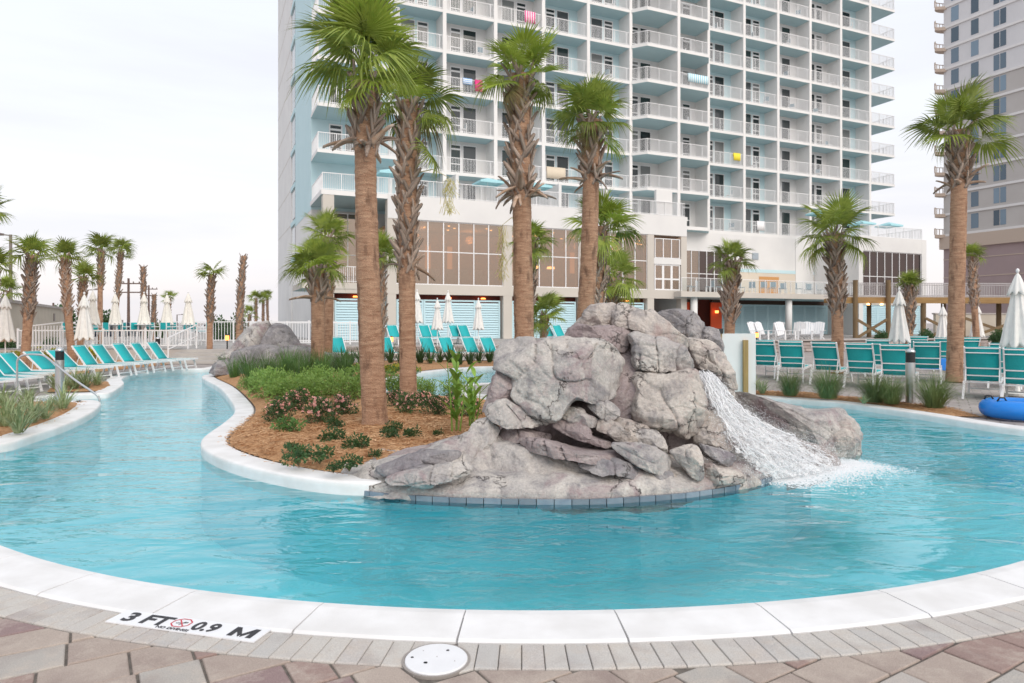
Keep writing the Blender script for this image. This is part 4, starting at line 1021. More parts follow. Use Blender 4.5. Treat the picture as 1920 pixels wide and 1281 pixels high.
def chips(vs, n_, ymax, name, size=(.02,.06), m='chip'):
    rn = random.Random(8); near = [q for q in vs if q[1] < ymax]; mb = MB()
    for k in range(n_):
        q = rn.choice(near); L_ = rn.uniform(*size); a = rn.uniform(0, 6.28); w_ = rn.uniform(.003,.008); t_ = rn.uniform(-.4,.4)
        x = q[0]+rn.uniform(-.12,.12); y = q[1]+rn.uniform(-.12,.12); z = q[2]+rn.uniform(.002,.014)
        d = V(math.cos(a)*L_, math.sin(a)*L_, t_*L_*.5)/2; s_ = V(-math.sin(a)*w_, math.cos(a)*w_, rn.uniform(-.3,.3)*w_)
        c = V(x, y, z); mb.add([c-d-s_, c+d-s_, c+d+s_, c-d+s_, c+V(0,0,-.006)], [(0,1,2,3),(1,0,4),(2,1,4),(3,2,4),(0,3,4)])
    return tag(mb.build(name, m), kind='stuff')
def off(pts, d):
    o = []
    for i, p in enumerate(pts):
        a = pts[max(0,i-1)]; b = pts[min(len(pts)-1,i+1)]; t_ = (b-a); t_.z = 0; t_.normalize(); o.append(Vector((p.x+t_.y*d, p.y-t_.x*d, 0)))
    return o
isl_in = off(resample(island, .25), .34)
isl_poly = isl_in + [V(-7.8,23.2,0), V(-4.6,23.4,0), V(-3.9,21.0,0), V(-3.75,18.6,0), V(-3.6,17.2,0), V(-3.25,15.6,0), V(-2.5,14.55,0), V(-1.5,13.9,0), V(-.6,13.7,0), V(.2,12.5,0), V(1.5,11.2,0), V(2.4,10,0), V(2.6,8.6,0), V(1.6,7.4,0), V(-.3,7.1,0), V(-1.15,7.06,0)]
isl_bed, isl_v = bed('island_mulch', isl_poly, .03, .16, .16)
chips(isl_v, 22000, 11.5, 'mulch_chips', (.02,.085)); 
def isl_z(x, y): 
    d = edist((x, y), isl_poly); return .03+.16*min(1, d/.35)*(1-.3*min(1, d/.35))+.0
near_poly = off(resample(lb_near, .25), .38)[4:-3]
nb_poly = [q for q in near_poly if q.y < 15.5] + [V(-8.6,8.4,0), V(-9.6,10,0), V(-9.9,12,0), V(-9.3,13.4,0)]
nb_bed, nb_v = bed('bed_mulch', nb_poly, .02, .08, .2); chips(nb_v, 1800, 14, 'mulch_chips')
fb_poly = [G(*q) for q in ((88,736),(120,735),(160,735),(198,733),(212,724),(205,716),(150,716),(100,722))]
bed('bed_mulch', fb_poly, .01, .05, .25)
rb_in = off(resample(right[20:], .3), .30)
rb_poly = [q for q in rb_in if q.y > 11.5] + [V(5.2,16.2,0), V(6.6,15.6,0), V(7.6,14.2,0), V(8.2,12.6,0), V(8.0,11.6,0)]
rb_bed, rb_v = bed('bank_mulch', rb_poly, .0, .07, .2); chips(rb_v, 2500, 16, 'mulch_chips')
bk_poly = [G(*q) for q in ((955,686),(870,688),(800,694),(755,701),(712,712),(700,700),(640,684),(700,676),(860,676),(955,676))]
bed('bed_mulch', bk_poly, .0, .05, .5)
ls_poly = [V(-26,16,0), V(-14.5,16.5,0), V(-13.6,20,0), V(-13.2,26,0), V(-13.6,28.6,0), V(-30,28.6,0)]
bed('bed_mulch', ls_poly, .0, .12, .7)

# ------------------------------------------------------------------ plants
def leafmat(name, c, c2, rnd=.18, tr=.25, scale=5):
    m = mat(name, c, c2, scale=scale, rough=.55, rnd=rnd); n = m.node_tree.nodes; l = m.node_tree.links
    p = n['Principled BSDF']; t_ = n.new('ShaderNodeBsdfTranslucent'); x = n.new('ShaderNodeMixShader'); x.inputs[0].default_value = tr
    src = p.inputs['Base Color'].links[0].from_socket; l.new(src, t_.inputs[0])
    l.new(p.outputs[0], x.inputs[1]); l.new(t_.outputs[0], x.inputs[2]); l.new(x.outputs[0], n['Material Output'].inputs[0])
    return m
leafmat('leaf_dark', (.035,.085,.03), (.07,.14,.04)); leafmat('leaf_mid', (.075,.17,.045), (.13,.26,.06)); leafmat('leaf_lime', (.17,.30,.06), (.26,.40,.10))
leafmat('grass_green', (.06,.15,.035), (.13,.24,.06)); leafmat('grass_olive', (.12,.18,.06), (.20,.26,.09)); leafmat('stripe_leaf', (.40,.46,.26), (.17,.25,.10), scale=12)
leafmat('ginger', (.20,.38,.06), (.33,.52,.10)); leafmat('yellow_flower', (.50,.42,.03), (.35,.35,.05)); leafmat('pink_flower', (.80,.33,.30), (.88,.52,.46), scale=20); leafmat('dry_leaf', (.34,.22,.10), (.24,.16,.08))
mat('stem', (.10,.09,.04), rough=.8)
def blades(n_, L_, wd, arch, spread, rn, base=.05, seg=4, up=.9):
    mb = MB()
    for k in range(n_):
        a = rn.uniform(0, 6.283); ln = L_*rn.uniform(.6,1.1); el = rn.uniform(.15,1)**.6; r0 = base*rn.random()**.5
        hx = math.cos(a); hy = math.sin(a); p = V(hx*r0, hy*r0, 0); th = math.pi/2*(1-(1-el)*spread); ww = wd*rn.uniform(.7,1.2)
        s_ = V(-hy, hx, 0); vs = []; fs = []
        for i in range(seg+1):
            f_ = i/seg; w_ = ww*(1-f_)**.7*(.6+.4*min(1, f_*4)) if i < seg else .0006
            vs += [p-s_*w_/2, p+s_*w_/2]
            t2 = th-arch*f_*f_*rn.uniform(.8,1.2)*2
            p = p+V(hx*math.cos(t2), hy*math.cos(t2), math.sin(t2))*ln/seg
        for i in range(seg): fs.append((2*i, 2*i+1, 2*i+3, 2*i+2))
        mb.add(vs, fs)
    return mb
def bush(n_, rx, rz, leaf, rn, lumps=9):
    mb = MB(); cs = []
    for k in range(lumps):
        a = rn.uniform(0, 6.283); q = rn.random()**.5*.65; cs.append((V(math.cos(a)*q*rx, math.sin(a)*q*rx, rz*rn.uniform(.22,.88)), rn.uniform(.28,.46)))
    for k in range(n_):
        c, r_ = rn.choice(cs); d = V(rn.gauss(0,1), rn.gauss(0,1), rn.gauss(0,1)).normalized(); rad = rn.uniform(.55,1.05)
        p = c+V(d.x*rx*r_, d.y*rx*r_, d.z*rz*r_)*rad
        if p.z < .01: p.z = rn.uniform(.01,.08)
        t_ = (d+V(rn.gauss(0,.5), rn.gauss(0,.5), rn.gauss(0,.5)+.3)).normalized(); s_ = t_.orthogonal().normalized(); s_.rotate(Matrix.Rotation(rn.uniform(0,6.28), 3, t_))
        L_ = leaf*rn.uniform(.6,1.3); w_ = L_*.28; nn = t_.cross(s_)*w_*.3
        mb.add([p, p+t_*L_*.5-s_*w_+nn, p+t_*L_, p+t_*L_*.5+s_*w_+nn], [(0,1,2),(0,2,3)])
    st_ = MB()
    for c, r_ in cs: st_.tube([(0,0,-.03), c*.5+V(0,0,.02), c], [.008,.006,.003], 5)
    return mb, st_, cs
def flower_blobs(cs, n_, rx, rz, size, rn):
    mb = MB()
    for k in range(n_):
        c, r_ = rn.choice(cs); d = V(rn.gauss(0,1), rn.gauss(0,1)-.4, abs(rn.gauss(0,1))*.7).normalized(); p = c+V(d.x*rx*r_, d.y*rx*r_, d.z*rz*r_)*1.08
        s0 = size*rn.uniform(.7,1.3)
        for j in range(5):
            a = 6.283*j/5+rn.random(); t_ = (V(math.cos(a), math.sin(a)*.6, math.sin(a)*.8)+d*.5).normalized(); q = t_.cross(d).normalized()
            mb.add([p, p+t_*s0*.6-q*s0*.4, p+t_*s0, p+t_*s0*.6+q*s0*.4], [(0,1,2,3)])
    return mb
rp_ = random.Random(21)
protos = {}
def make_plant(kind):
    rn = rp_
    if kind == 'rose':
        mb, st_, cs = bush(1500, .42, .42, .05, rn, 14); t = thing('rose_bush', 'x', 'shrub'); mb.build('foliage', 'leaf_dark', t); st_.build('stems', 'stem', t)
        tag(flower_blobs(cs, 60, .42, .42, .04, rn).build('flowers', 'pink_flower', t), kind='stuff')
    elif kind == 'lime':
        mb, st_, cs = bush(1500, .46, .46, .055, rn, 14); t = thing('green_shrub', 'x', 'shrub'); mb.build('foliage', 'leaf_lime', t); st_.build('stems', 'stem', t)
    elif kind == 'low':
        mb, st_, cs = bush(420, .24, .16, .045, rn, 9); t = thing('creeping_plant', 'x', 'plant'); mb.build('foliage', 'leaf_dark', t); st_.build('stems', 'stem', t)
    elif kind == 'lowlime':
        mb, st_, cs = bush(420, .24, .17, .05, rn, 9); t = thing('creeping_plant', 'x', 'plant'); mb.build('foliage', 'leaf_mid', t); st_.build('stems', 'stem', t)
    elif kind == 'lily':
        t = thing('lily_grass', 'x', 'grass'); blades(170, .75, .016, .5, .5, rn, .16).build('blades', 'grass_green', t)
    elif kind == 'fountain':
        t = thing('fountain_grass', 'x', 'grass'); blades(620, .82, .007, 1.15, .85, rn, .14, 6).build('blades', 'grass_olive', t)
    elif kind == 'spider':
        t = thing('spider_plant', 'x', 'plant'); blades(62, .48, .024, .8, .85, rn, .06, 5).build('blades', 'stripe_leaf', t)
    elif kind == 'yellow':
        mb, st_, cs = bush(500, .32, .22, .05, rn, 9); t = thing('yellow_flower_plant', 'x', 'plant'); mb.build('foliage', 'leaf_mid', t)
        tag(flower_blobs(cs, 60, .32, .22, .045, rn).build('flowers', 'yellow_flower', t), kind='stuff')
    elif kind == 'strap':
        t = thing('strap_leaf_plant', 'x', 'plant'); blades(46, .7, .045, .45, .6, rn, .08).build('blades', 'leaf_dark', t)
    elif kind == 'croton':
        mb, st_, cs = bush(420, .45, .5, .13, rn, 9); t = thing('croton', 'x', 'shrub'); mb.build('foliage', 'yellow_flower', t); st_.build('stems', 'stem', t)
    elif kind == 'shrub':
        mb, st_, cs = bush(1500, 1.0, 1.3, .16, rn, 14); t = thing('shrub', 'x', 'shrub'); mb.build('foliage', 'leaf_dark', t); st_.build('stems', 'stem', t)
    return t
def plant(kind, x, y, z, label, group=None, s=1.0):
    if kind not in protos: protos[kind] = make_plant(kind)
    return use(protos[kind], USED, (x, y, z), rp_.uniform(0, 6.28), label, group, s*rp_.uniform(.88,1.12))
def at(px, py, z=.12): return G(px, py, z)
# island
for px, py, s, lab in ((525,792,.68,'rose bush at the turn of the white coping, blooming salmon pink'),(600,794,.72,'wide rose bush in the open mulch with many pink blooms'),(642,780,.6,'rose bush just left of the tallest palm trunk'),(740,762,.6,'rose bush between the two island palm trunks'),(820,780,.62,'rose bush between the criss-cross palm and the ginger'),(880,782,.55,'small rose bush behind the ginger stalks'),(560,772,.7,'rose bush in front of the yellow green shrubs'),(762,776,.6,'rose bush at the foot of the criss-cross palm'),(852,768,.6,'rose bush behind the tall ginger'),(795,764,.6,'rose bush beyond the criss-cross palm by the far channel')):
    q = at(px, py); plant('rose', q.x, q.y, .12, lab, 'pink rose bushes on the island', s)
for px, py, s in ((510,745,1),(560,738,.9),(620,742,1),(670,735,1),(500,730,.9),(590,728,1),(660,750,.9),(740,740,.8),(800,742,.7),(850,744,.7),(770,738,.7),(470,736,.7),(530,752,.8),(585,750,.8)):
    q = at(px, py); plant('lime', q.x, q.y, .12, 'bright yellow green leafy shrub behind the pink roses', 'yellow green shrubs on the island', s)
for px, py, s in ((470,722,1),(440,708,.9),(500,712,1.1),(540,706,1.2),(575,708,1.1),(610,712,1.1),(650,712,1.1),(690,716,1),(425,700,.9),(525,716,1.1),(560,716,1.1),(600,704,1.1),(640,700,1.1),(465,702,1)):
    q = at(px, py); plant('lily', q.x, q.y, .12, 'clump of dark green lily grass in front of the smaller rock', 'lily grass clumps on the island', s)
for px, py, s, k in ((545,812,.9,'lowlime'),(632,804,.7,'low'),(620,832,.8,'low'),(550,846,.6,'low'),(560,868,.95,'low'),(600,866,.7,'low'),(665,846,.85,'low'),(735,812,.7,'low'),(735,828,.8,'low'),(770,822,.7,'low'),(655,880,.6,'low'),(625,884,.5,'low'),(705,860,.5,'low'),(820,818,.5,'low')):
    q = at(px, py); plant(k, q.x, q.y, .12, 'small dark green creeping plant on open mulch' if k == 'low' else 'small fresh green creeping plant on open mulch', 'creeping plants on the island', s)
for i in range(9):
    q = at(640+i*17, 697+rp_.uniform(-3,3)); plant('yellow', q.x, q.y, .1, 'low plant with yellow flowers beside the far channel', 'yellow flowering plants', 1.0)
# ginger: tall stalks with long drooping leaves beside the rock
for px, py, hs, lab in ((855,812,.95,'tall bright green ginger plant beside the left flank of the rock'), (885,802,.78,'shorter ginger plant tucked against the left flank of the rock')):
    q = at(px, py); t = thing('ginger_plant', lab, 'plant', (q.x, q.y, .12)); rn = random.Random(px); st_ = MB(); lf = MB()
    for k in range(5):
        a = rn.uniform(0,6.28); hh = hs*rn.uniform(.7,1.0); top = V(math.cos(a)*.12, math.sin(a)*.1, hh); b0_ = V(math.cos(a)*.05, math.sin(a)*.05, 0)
        st_.tube([b0_, b0_.lerp(top, .5)+V(.01,0,0), top], [.012,.010,.005], 6)
        for j in range(7):
            f_ = .2+.8*j/6; p0 = b0_.lerp(top, f_); aa = (0 if j % 2 else math.pi)+a+rn.uniform(-.5,.5); d = V(math.cos(aa)*.75, math.sin(aa)*.75, .8).normalized(); s_ = V(-math.sin(aa), math.cos(aa), 0)
            L_ = .34*rn.uniform(.7,1.1); w_ = .033; p = p0; vs = []
            for i in range(6):
                g = i/5; ww = w_*math.sin(math.pi*min(.98, g*.92+.06)); vs += [p-s_*ww, p+V(0,0,-.006), p+s_*ww]
                d2 = (d+V(0,0,-1.1*g*g)).normalized(); p = p+d2*L_/5
            lf.add(vs, [f for i in range(5) for f in ((3*i,3*i+1,3*i+4,3*i+3),(3*i+1,3*i+2,3*i+5,3*i+4))])
    st_.build('stalks', 'ginger', t); lf.build('leaves', 'ginger', t, smooth=True)
# left beds
for px, py, s in ((20,778,1.1),(60,792,1.1),(10,800,1.2),(45,770,1.0),(85,785,.9),(118,766,1.2),(55,755,1),(5,760,1.1),(35,812,1),(95,772,.8),(28,792,1)):
    q = at(px, py, .05); plant('spider', q.x, q.y, .05, 'cream striped spider plant in the mulch bed beside the handrail', 'spider plants in the near left bed', s)
for px, py, s in ((118,731,1.3),(140,729,1.2),(160,727,1.2),(182,724,1.1),(104,728,1.2)):
    q = at(px, py, .03); plant('spider', q.x, q.y, .03, 'cream striped spider plant at the foot of the bollard light', 'spider plants round the bollard', s)
# right bank
for px, py, s, in ((1482,742,.95),(1553,747,1.15),(1640,754,.95),(1672,757,1.0),(1752,764,1.2)):
    q = at(px, py, .05); plant('fountain', q.x, q.y, .05, 'arching clump of fountain grass on the river bank', 'fountain grasses on the river bank', s)
for px, py, s in ((1395,735,1.1),(1412,733,1.0),(1430,738,.9),(1620,757,.5)):
    q = at(px, py, .05); plant('spider', q.x, q.y, .05, 'cream striped spider plant beside the white screen panel', 'spider plants by the screen panel', s)
# far bank in front of the loungers
for i in range(17):
    px = 640+i*18.5; q = at(px, 682+rp_.uniform(-3,2), .05); plant('strap', q.x, q.y, .05, 'dark strap leaved plant on the far bank below the loungers', 'strap leaved plants on the far bank', rp_.uniform(.9,1.2))
for px, py in ((30,684),(62,672),(80,682),(172,675),(238,672),(110,676),(5,690)):
    q = at(px, py, .05); plant('croton', q.x, q.y, .08, 'yellow green croton behind the loungers', 'crotons behind the loungers', .8)
# ------------------------------------------------------------------ sabal palms
leafmat('palm_leaf', (.17,.235,.04), (.29,.35,.065), rnd=.32, tr=.28); leafmat('palm_fresh', (.26,.36,.045), (.36,.44,.07), rnd=.2, tr=.35); leafmat('palm_dry', (.30,.23,.10), (.22,.20,.08), rnd=.2)
leafmat('seed_straw', (.55,.48,.20), (.45,.42,.16), rnd=.1)
def bark_mat(name, a, b, c):
    m, n, l, p = newmat(name); p.inputs['Roughness'].default_value = .95
    t = n.new('ShaderNodeTexCoord')
    m1 = n.new('ShaderNodeMapping'); m1.inputs['Scale'].default_value = (5,5,26); m2 = n.new('ShaderNodeMapping'); m2.inputs['Scale'].default_value = (9,9,3)
    l.new(t.outputs['Object'], m1.inputs[0]); l.new(t.outputs['Object'], m2.inputs[0])
    z1 = n.new('ShaderNodeTexNoise'); z1.inputs['Scale'].default_value = 1; z1.inputs['Detail'].default_value = 7; z1.inputs['Roughness'].default_value = .7
    z2 = n.new('ShaderNodeTexNoise'); z2.inputs['Scale'].default_value = .7; z2.inputs['Detail'].default_value = 6
    z3 = n.new('ShaderNodeTexNoise'); z3.inputs['Scale'].default_value = 90; z3.inputs['Detail'].default_value = 4
    l.new(m1.outputs[0], z1.inputs[0]); l.new(m2.outputs[0], z2.inputs[0]); l.new(t.outputs['Object'], z3.inputs[0])
    r1 = n.new('ShaderNodeValToRGB'); r1.color_ramp.elements[0].position = .36; r1.color_ramp.elements[1].position = .64; r1.color_ramp.elements[0].color = (*a,1); r1.color_ramp.elements[1].color = (*b,1)
    l.new(z1.outputs[0], r1.inputs[0])
    r2 = n.new('ShaderNodeValToRGB'); r2.color_ramp.elements[0].position = .55; r2.color_ramp.elements[1].position = .70
    l.new(z2.outputs[0], r2.inputs[0]); x = n.new('ShaderNodeMix'); x.data_type = 'RGBA'; x.inputs[7].default_value = (*c,1); l.new(r2.outputs[0], x.inputs[0]); l.new(r1.outputs[0], x.inputs[6])
    ov = n.new('ShaderNodeMix'); ov.data_type = 'RGBA'; ov.blend_type = 'OVERLAY'; ov.inputs[0].default_value = .6; l.new(x.outputs[2], ov.inputs[6]); l.new(z3.outputs[0], ov.inputs[7]); l.new(ov.outputs[2], p.inputs['Base Color'])
    ad_ = n.new('ShaderNodeMath'); l.new(z1.outputs[0], ad_.inputs[0]); l.new(z3.outputs[0], ad_.inputs[1])
    b_ = n.new('ShaderNodeBump'); b_.inputs['Strength'].default_value = .9; b_.inputs['Distance'].default_value = .03; l.new(ad_.outputs[0], b_.inputs['Height']); l.new(b_.outputs[0], p.inputs['Normal'])
bark_mat('bark', (.33,.18,.11), (.54,.34,.225), (.18,.10,.065))
mat('boot', (.40,.32,.265), (.25,.185,.15), scale=9, rough=.95, rnd=.25, bump=.6, bscale=50, stretch=(3,3,.6))
mat('boot_tip', (.34,.22,.145), (.46,.37,.31), scale=6, rough=.95, rnd=.25)
def frond_mesh(seed, Lp=.38, Lf=.72, nl=38, span=118, droop=.35, fold=.35, m='palm_leaf', simple=False):
    rn = random.Random(seed); mb = MB()
    # petiole
    pet = [V(0,0,0), V(Lp*.5,0,.03), V(Lp,0,.02)]; mb.cur = 1
    mb.tube(pet, [.022,.014,.010], 5); mb.cur = 0
    for k in range(nl):
        f_ = (k+.5)/nl*2-1; ph = R(span)*f_+R(rn.uniform(-1.5,1.5)); side = 1 if f_ > 0 else -1
        # costa: inner leaflets start further out
        st_ = V(Lp+.22*Lf*(1-abs(f_))**1.2, 0, .02-.06*(1-abs(f_)))
        ln = Lf*(.62+.38*math.cos(ph*.62))*rn.uniform(.9,1.08)*(1-.22*(1-abs(f_))**1.2)
        d = V(math.cos(ph), math.sin(ph), 0); s_ = V(-math.sin(ph), math.cos(ph), 0)
        # the two halves of the fan lift into a shallow V
        liftv = fold*abs(math.sin(ph))
        full = 2*math.tan(R(span)/nl)*1.02
        vs = []; segs = 5 if not simple else 3; p = st_.copy(); dr = droop*rn.uniform(.6,1.5); kink = rn.random() < .22
        for i in range(segs+1):
            t_ = i/segs; r_ = ln*t_
            wd = min(full*(r_+.02), .045*Lf/.72) if t_ < .4 else .043*Lf/.72*(1-(t_-.4)/.6)**.85
            if i == segs: wd = .0015
            if simple: wd *= 1.5
            z = r_*liftv*.5-dr*(t_**2.4)*ln-(.5*ln*(t_-.6) if kink and t_ > .6 else 0)
            q = st_+d*r_*(1-.12*dr*t_*t_)+V(0,0,z)
            vs += [q-s_*wd/2+V(0,0,.012*math.sin(math.pi*t_)), q, q+s_*wd/2+V(0,0,.012*math.sin(math.pi*t_))]
        mb.add(vs, [g for i in range(segs) for g in ((3*i,3*i+1,3*i+4,3*i+3),(3*i+1,3*i+2,3*i+5,3*i+4))])
    o = mb.build('frond', [m, 'palm_fresh' if m != 'palm_dry' else 'palm_dry'], None, smooth=False); me = o.data; bpy.data.objects.remove(o); return me
FR = [frond_mesh(i, droop=d, fold=f) for i, (d, f) in enumerate(((.12,.45),(.25,.4),(.45,.3),(.7,.3)))]
FRF = [frond_mesh(10+i, droop=d, fold=f, m='palm_fresh') for i, (d, f) in enumerate(((.15,.5),(.4,.35)))]
FRD = [frond_mesh(20, droop=1.0, fold=.2, m='palm_dry')]
FS = [frond_mesh(30+i, nl=20, droop=d, simple=True) for i, d in enumerate((.2,.5,.8))]
def boot_mesh(L_, w0, w1, th, bend, seed, m='boot'):
    rn = random.Random(seed); mb = MB(); n_ = 7; vs = []
    for i in range(n_+1):
        t_ = i/n_; w_ = lerp(w0, w1, t_**.8)*(1+.1*rn.uniform(-1,1)); x = bend*t_*t_*L_; z = L_*t_; h = th*(1-.4*t_)
        if i == n_: w_ *= .55
        cv = .25*w_
        vs += [(x-h*.4-cv*.5,-w_/2,z), (x+h*.5,0,z), (x-h*.4-cv*.5,w_/2,z), (x-h-cv*.3,0,z)]
    fs = [(4*i+a, 4*i+(a+1)%4, 4*i+4+(a+1)%4, 4*i+4+a) for i in range(n_) for a in range(4)]+[(3,2,1,0),tuple(4*n_+a for a in range(4))]
    mb.add(vs, fs); o = mb.build('leaf_base', m, None, smooth=True); me = o.data; bpy.data.objects.remove(o); return me
BT = [boot_mesh(.40,.135,.075,.03,.04,1), boot_mesh(.46,.12,.065,.03,.09,2), boot_mesh(.36,.14,.08,.032,.02,3)]
BFL = [boot_mesh(.42,.13,.06,.04,.25,4,'boot_tip'), boot_mesh(.36,.11,.05,.035,.5,5)]
def palm(label, base, top, r0, r1, boots=.6, crown=1.0, nf=22, elev=(88,-15), fresh=.15, dry=0, near=True, flare=0, dead=False, seed=1, lean=.0, group=None, boot_gap=.085, crown_up=.0, cat='palm tree'):
    rn = random.Random(seed); base = Vector(base); top = Vector(top); h = (top-base).length; d = top-base
    t = thing('palm_tree', label, cat, base, 0, group)
    # trunk
    n_ = max(12, int(h/(.045 if near else .18))); pts = []; rr = []
    bow = V(rn.uniform(-.05,.05), rn.uniform(-.03,.03), 0)*h*.3+V(lean,0,0)
    ns_ = 22 if near else 10
    for i in range(n_+1):
        f_ = i/n_; pts.append(d*f_+bow*math.sin(math.pi*f_)); r_ = lerp(r0, r1, f_**.7)
        if f_ > boots: r_ *= 1+.10*math.sin(math.pi*min(1,(f_-boots)/(1-boots)))
        if f_ < .04: r_ *= 1+(.04-f_)*2.2
        r_ *= 1+.05*noise.noise(V(f_*h*1.6, seed*2.3, 0)); rr.append(r_*(1+(rn.uniform(-.028,.028) if near else rn.uniform(-.05,.05))))
    mb = MB(); mb.tube(pts, rr, ns_)
    o = mb.build('trunk', 'bark', t, smooth=True)
    def tp(f_):
        x = f_*n_; i = min(n_-1, int(x)); return pts[i].lerp(pts[i+1], x-i), lerp(rr[i], rr[i+1], x-i)
    sc_ = r1/.16
    jm = None if near else MB()
    # criss-cross leaf bases
    f_ = boots; k = 0; ga = 0
    nb_ = int((1-boots)*h/boot_gap*4.2)
    for k in range(nb_):
        f_ = boots+(1-boots)*(k+.5)/nb_; c, r_ = tp(f_); az = k*2.399+rn.uniform(-.2,.2)
        ln_ = (1 if k % 2 else -1)*R(rn.uniform(22,40)); ot = R(rn.uniform(-1,6))
        me = rn.choice(BT); rot = Matrix.Rotation(az,3,'Z') @ Matrix.Rotation(ot,3,'Y') @ Matrix.Rotation(ln_,3,'X'); loc = c+V(math.cos(az), math.sin(az), 0)*(r_*.98)-V(0,0,.12*sc_); s_ = sc_*rn.uniform(.75,1.15)
        if near: inst(me, 'leaf_base', t, loc, rot.to_euler(), (s_,s_,s_))
        else:
            vs = [rot @ Vector(v.co)*s_+loc for v in me.vertices]; jm.add(vs, [tuple(p.vertices) for p in me.polygons])
    for k in range(flare):
        az = k*2.399+.6+rn.uniform(-.3,.3); c, r_ = tp(boots+rn.uniform(-.005,.03)); ot = R(rn.uniform(25,120)); me = rn.choice(BFL); s_ = sc_*rn.uniform(.8,1.25)
        rot = Matrix.Rotation(az,3,'Z') @ Matrix.Rotation(ot,3,'Y') @ Matrix.Rotation(R(rn.uniform(-25,25)),3,'X'); loc = c+V(math.cos(az), math.sin(az), 0)*(r_*.9)
        if near: inst(me, 'leaf_base', t, loc, rot.to_euler(), (s_,s_,s_))
        else: jm.add([rot @ Vector(v.co)*s_+loc for v in me.vertices], [tuple(p.vertices) for p in me.polygons])
    if not near: tag(jm.build('leaf_bases', 'boot', t, smooth=True), kind='stuff')
    if dead: return t
    for k in range(nf):
        f_ = (k+.5)/nf; az = k*2.399+rn.uniform(-.25,.25); el = lerp(elev[0], elev[1], f_**1.1)+rn.uniform(-8,8)
        if near:
            u = rn.random(); me = rn.choice(FRD) if (u < dry and f_ > .55) else (rn.choice(FRF) if u < dry+fresh else FR[min(3, int(f_*3.4+rn.random()))])
        else: me = rn.choice(FS)
        s_ = crown*rn.uniform(.85,1.12)*(1 if f_ > .12 else .85)
        rot = Matrix.Rotation(az,3,'Z') @ Matrix.Rotation(-R(el),3,'Y') @ Matrix.Rotation(R(rn.uniform(-30,30)),3,'X')
        loc = pts[-1]+V(math.cos(az), math.sin(az), 0)*.04*crown+V(0,0,(.12-.30*f_+crown_up)*crown)
        inst(me, 'frond', t, loc, rot.to_euler(), (s_,s_,s_))
    return t
def seed_plume(t, off_, drop, seed, L_=.6):
    rn = random.Random(seed); mb = MB()
    for k in range(120):
        f_ = rn.random(); p = Vector(off_)+V(rn.gauss(0,.05), rn.gauss(0,.05), -drop*f_); d = V(rn.gauss(0,.5), rn.gauss(0,.5), -1).normalized(); s_ = d.orthogonal()*.004; e_ = p+d*.14
        mb.add([p-s_, p+s_, e_+s_, e_-s_], [(0,1,2,3)])
    mb.tube([(0,0,off_[2]+.05), V(off_[0]*.6,off_[1]*.6,off_[2]+.15), off_, Vector(off_)+V(0,0,-drop)], [.012,.009,.006,.002], 5)
    o = mb.build('seed_stalk', 'seed_straw', t); return o
def PP(label, bpx, bpy, tpx, tpy, Y, r0, r1, **k):
    b = W(bpx, bpy, Y); tp_ = W(tpx, tpy, Y); zb_ = k.pop('zb', None)
    if zb_ is not None: b.z = zb_
    return palm(label, b, tp_, r0, r1, **k)
pa = PP('tall palm with smooth brown trunk and full crown on the island mulch', 704,797,684,150,9.75,.185,.145, zb=.10, boots=.80, crown=1.03, nf=20, elev=(88,2), fresh=.28, flare=14, seed=3, crown_up=.22)
pb = PP('palm with long criss-cross leaf bases beside the smooth trunked island palm', 766,752,768,190,12.7,.16,.15, zb=.10, boots=.44, crown=.92, nf=15, elev=(82,-28), fresh=.12, dry=.08, seed=8, flare=4)
pc = PP('palm with ragged yellowing crown and hanging dead leaf bases behind the rock', 985,745,975,140,13.4,.205,.17, zb=.10, boots=.62, crown=.84, nf=14, elev=(80,-30), fresh=.45, dry=.3, flare=22, seed=12, boot_gap=.1)
pd = PP('palm with dense dark green crown rising behind the rock peak', 1085,742,1108,225,14.6,.20,.165, zb=.10, boots=.77, crown=.96, nf=17, elev=(86,-15), fresh=.1, dry=.12, flare=12, seed=15)
def hang(t, off_, az, el, s_, me=None):
    rot = Matrix.Rotation(az,3,'Z') @ Matrix.Rotation(-R(el),3,'Y'); inst(me or FRF[1], 'frond', t, off_, rot.to_euler(), (s_,s_,s_))
hang(pb, (.12,-.1,5.15), -.1, 10, .62); hang(pb, (.15,-.15,4.9), -.12, -50, .85, FR[2]); hang(pc, (.1,-.1,6.35), -.2, 62, .95, FRF[0]); hang(pa, (.0,-.1,4.95), -1.4, -20, .8); hang(pa, (.0,-.1,4.9), -2.2, -35, .75, FRF[1])
hang(pd, (.1,-.1,5.65), -.6, -60, .6, FRD[0]); hang(pd, (.15,-.1,5.7), -.2, -45, .6, FRD[0]); hang(pc, (-.1,-.1,6.2), 3.6, -45, .7, FRD[0])
mb = MB(); mb.lathe([(.27,-.01),(.27,.02),(.2,.03),(.19,.02)], 20); o = mb.build('root_collar', 'coping', pa)
seed_plume(pb, (.75,0,4.2), .6, 4); seed_plume(pc, (-.45,-.1,3.4), 1.0, 5)
PP('leafy palm with paired low crowns between the rock and the lobby glass', 1120,700,1128,425,17.5,.13,.13, zb=0, boots=.42, crown=.98, nf=16, elev=(80,-20), fresh=.2, seed=18)
PP('palm with low drooping fronds in front of the lobby doors', 1145,690,1150,520,20.5,.14,.13, zb=0, boots=.5, crown=.95, nf=14, elev=(70,-40), fresh=.1, seed=19)
PP('small young palm in front of the blue shutters', 1010,690,1022,590,24,.12,.11, zb=0, boots=.55, crown=.85, nf=16, elev=(80,-25), fresh=.1, seed=20)
PP('palm whose crown peeks out beside the ragged palm trunk', 990,700,996,455,20.5,.15,.14, zb=0, boots=.5, crown=.75, nf=16, elev=(70,-30), fresh=.35, seed=21)
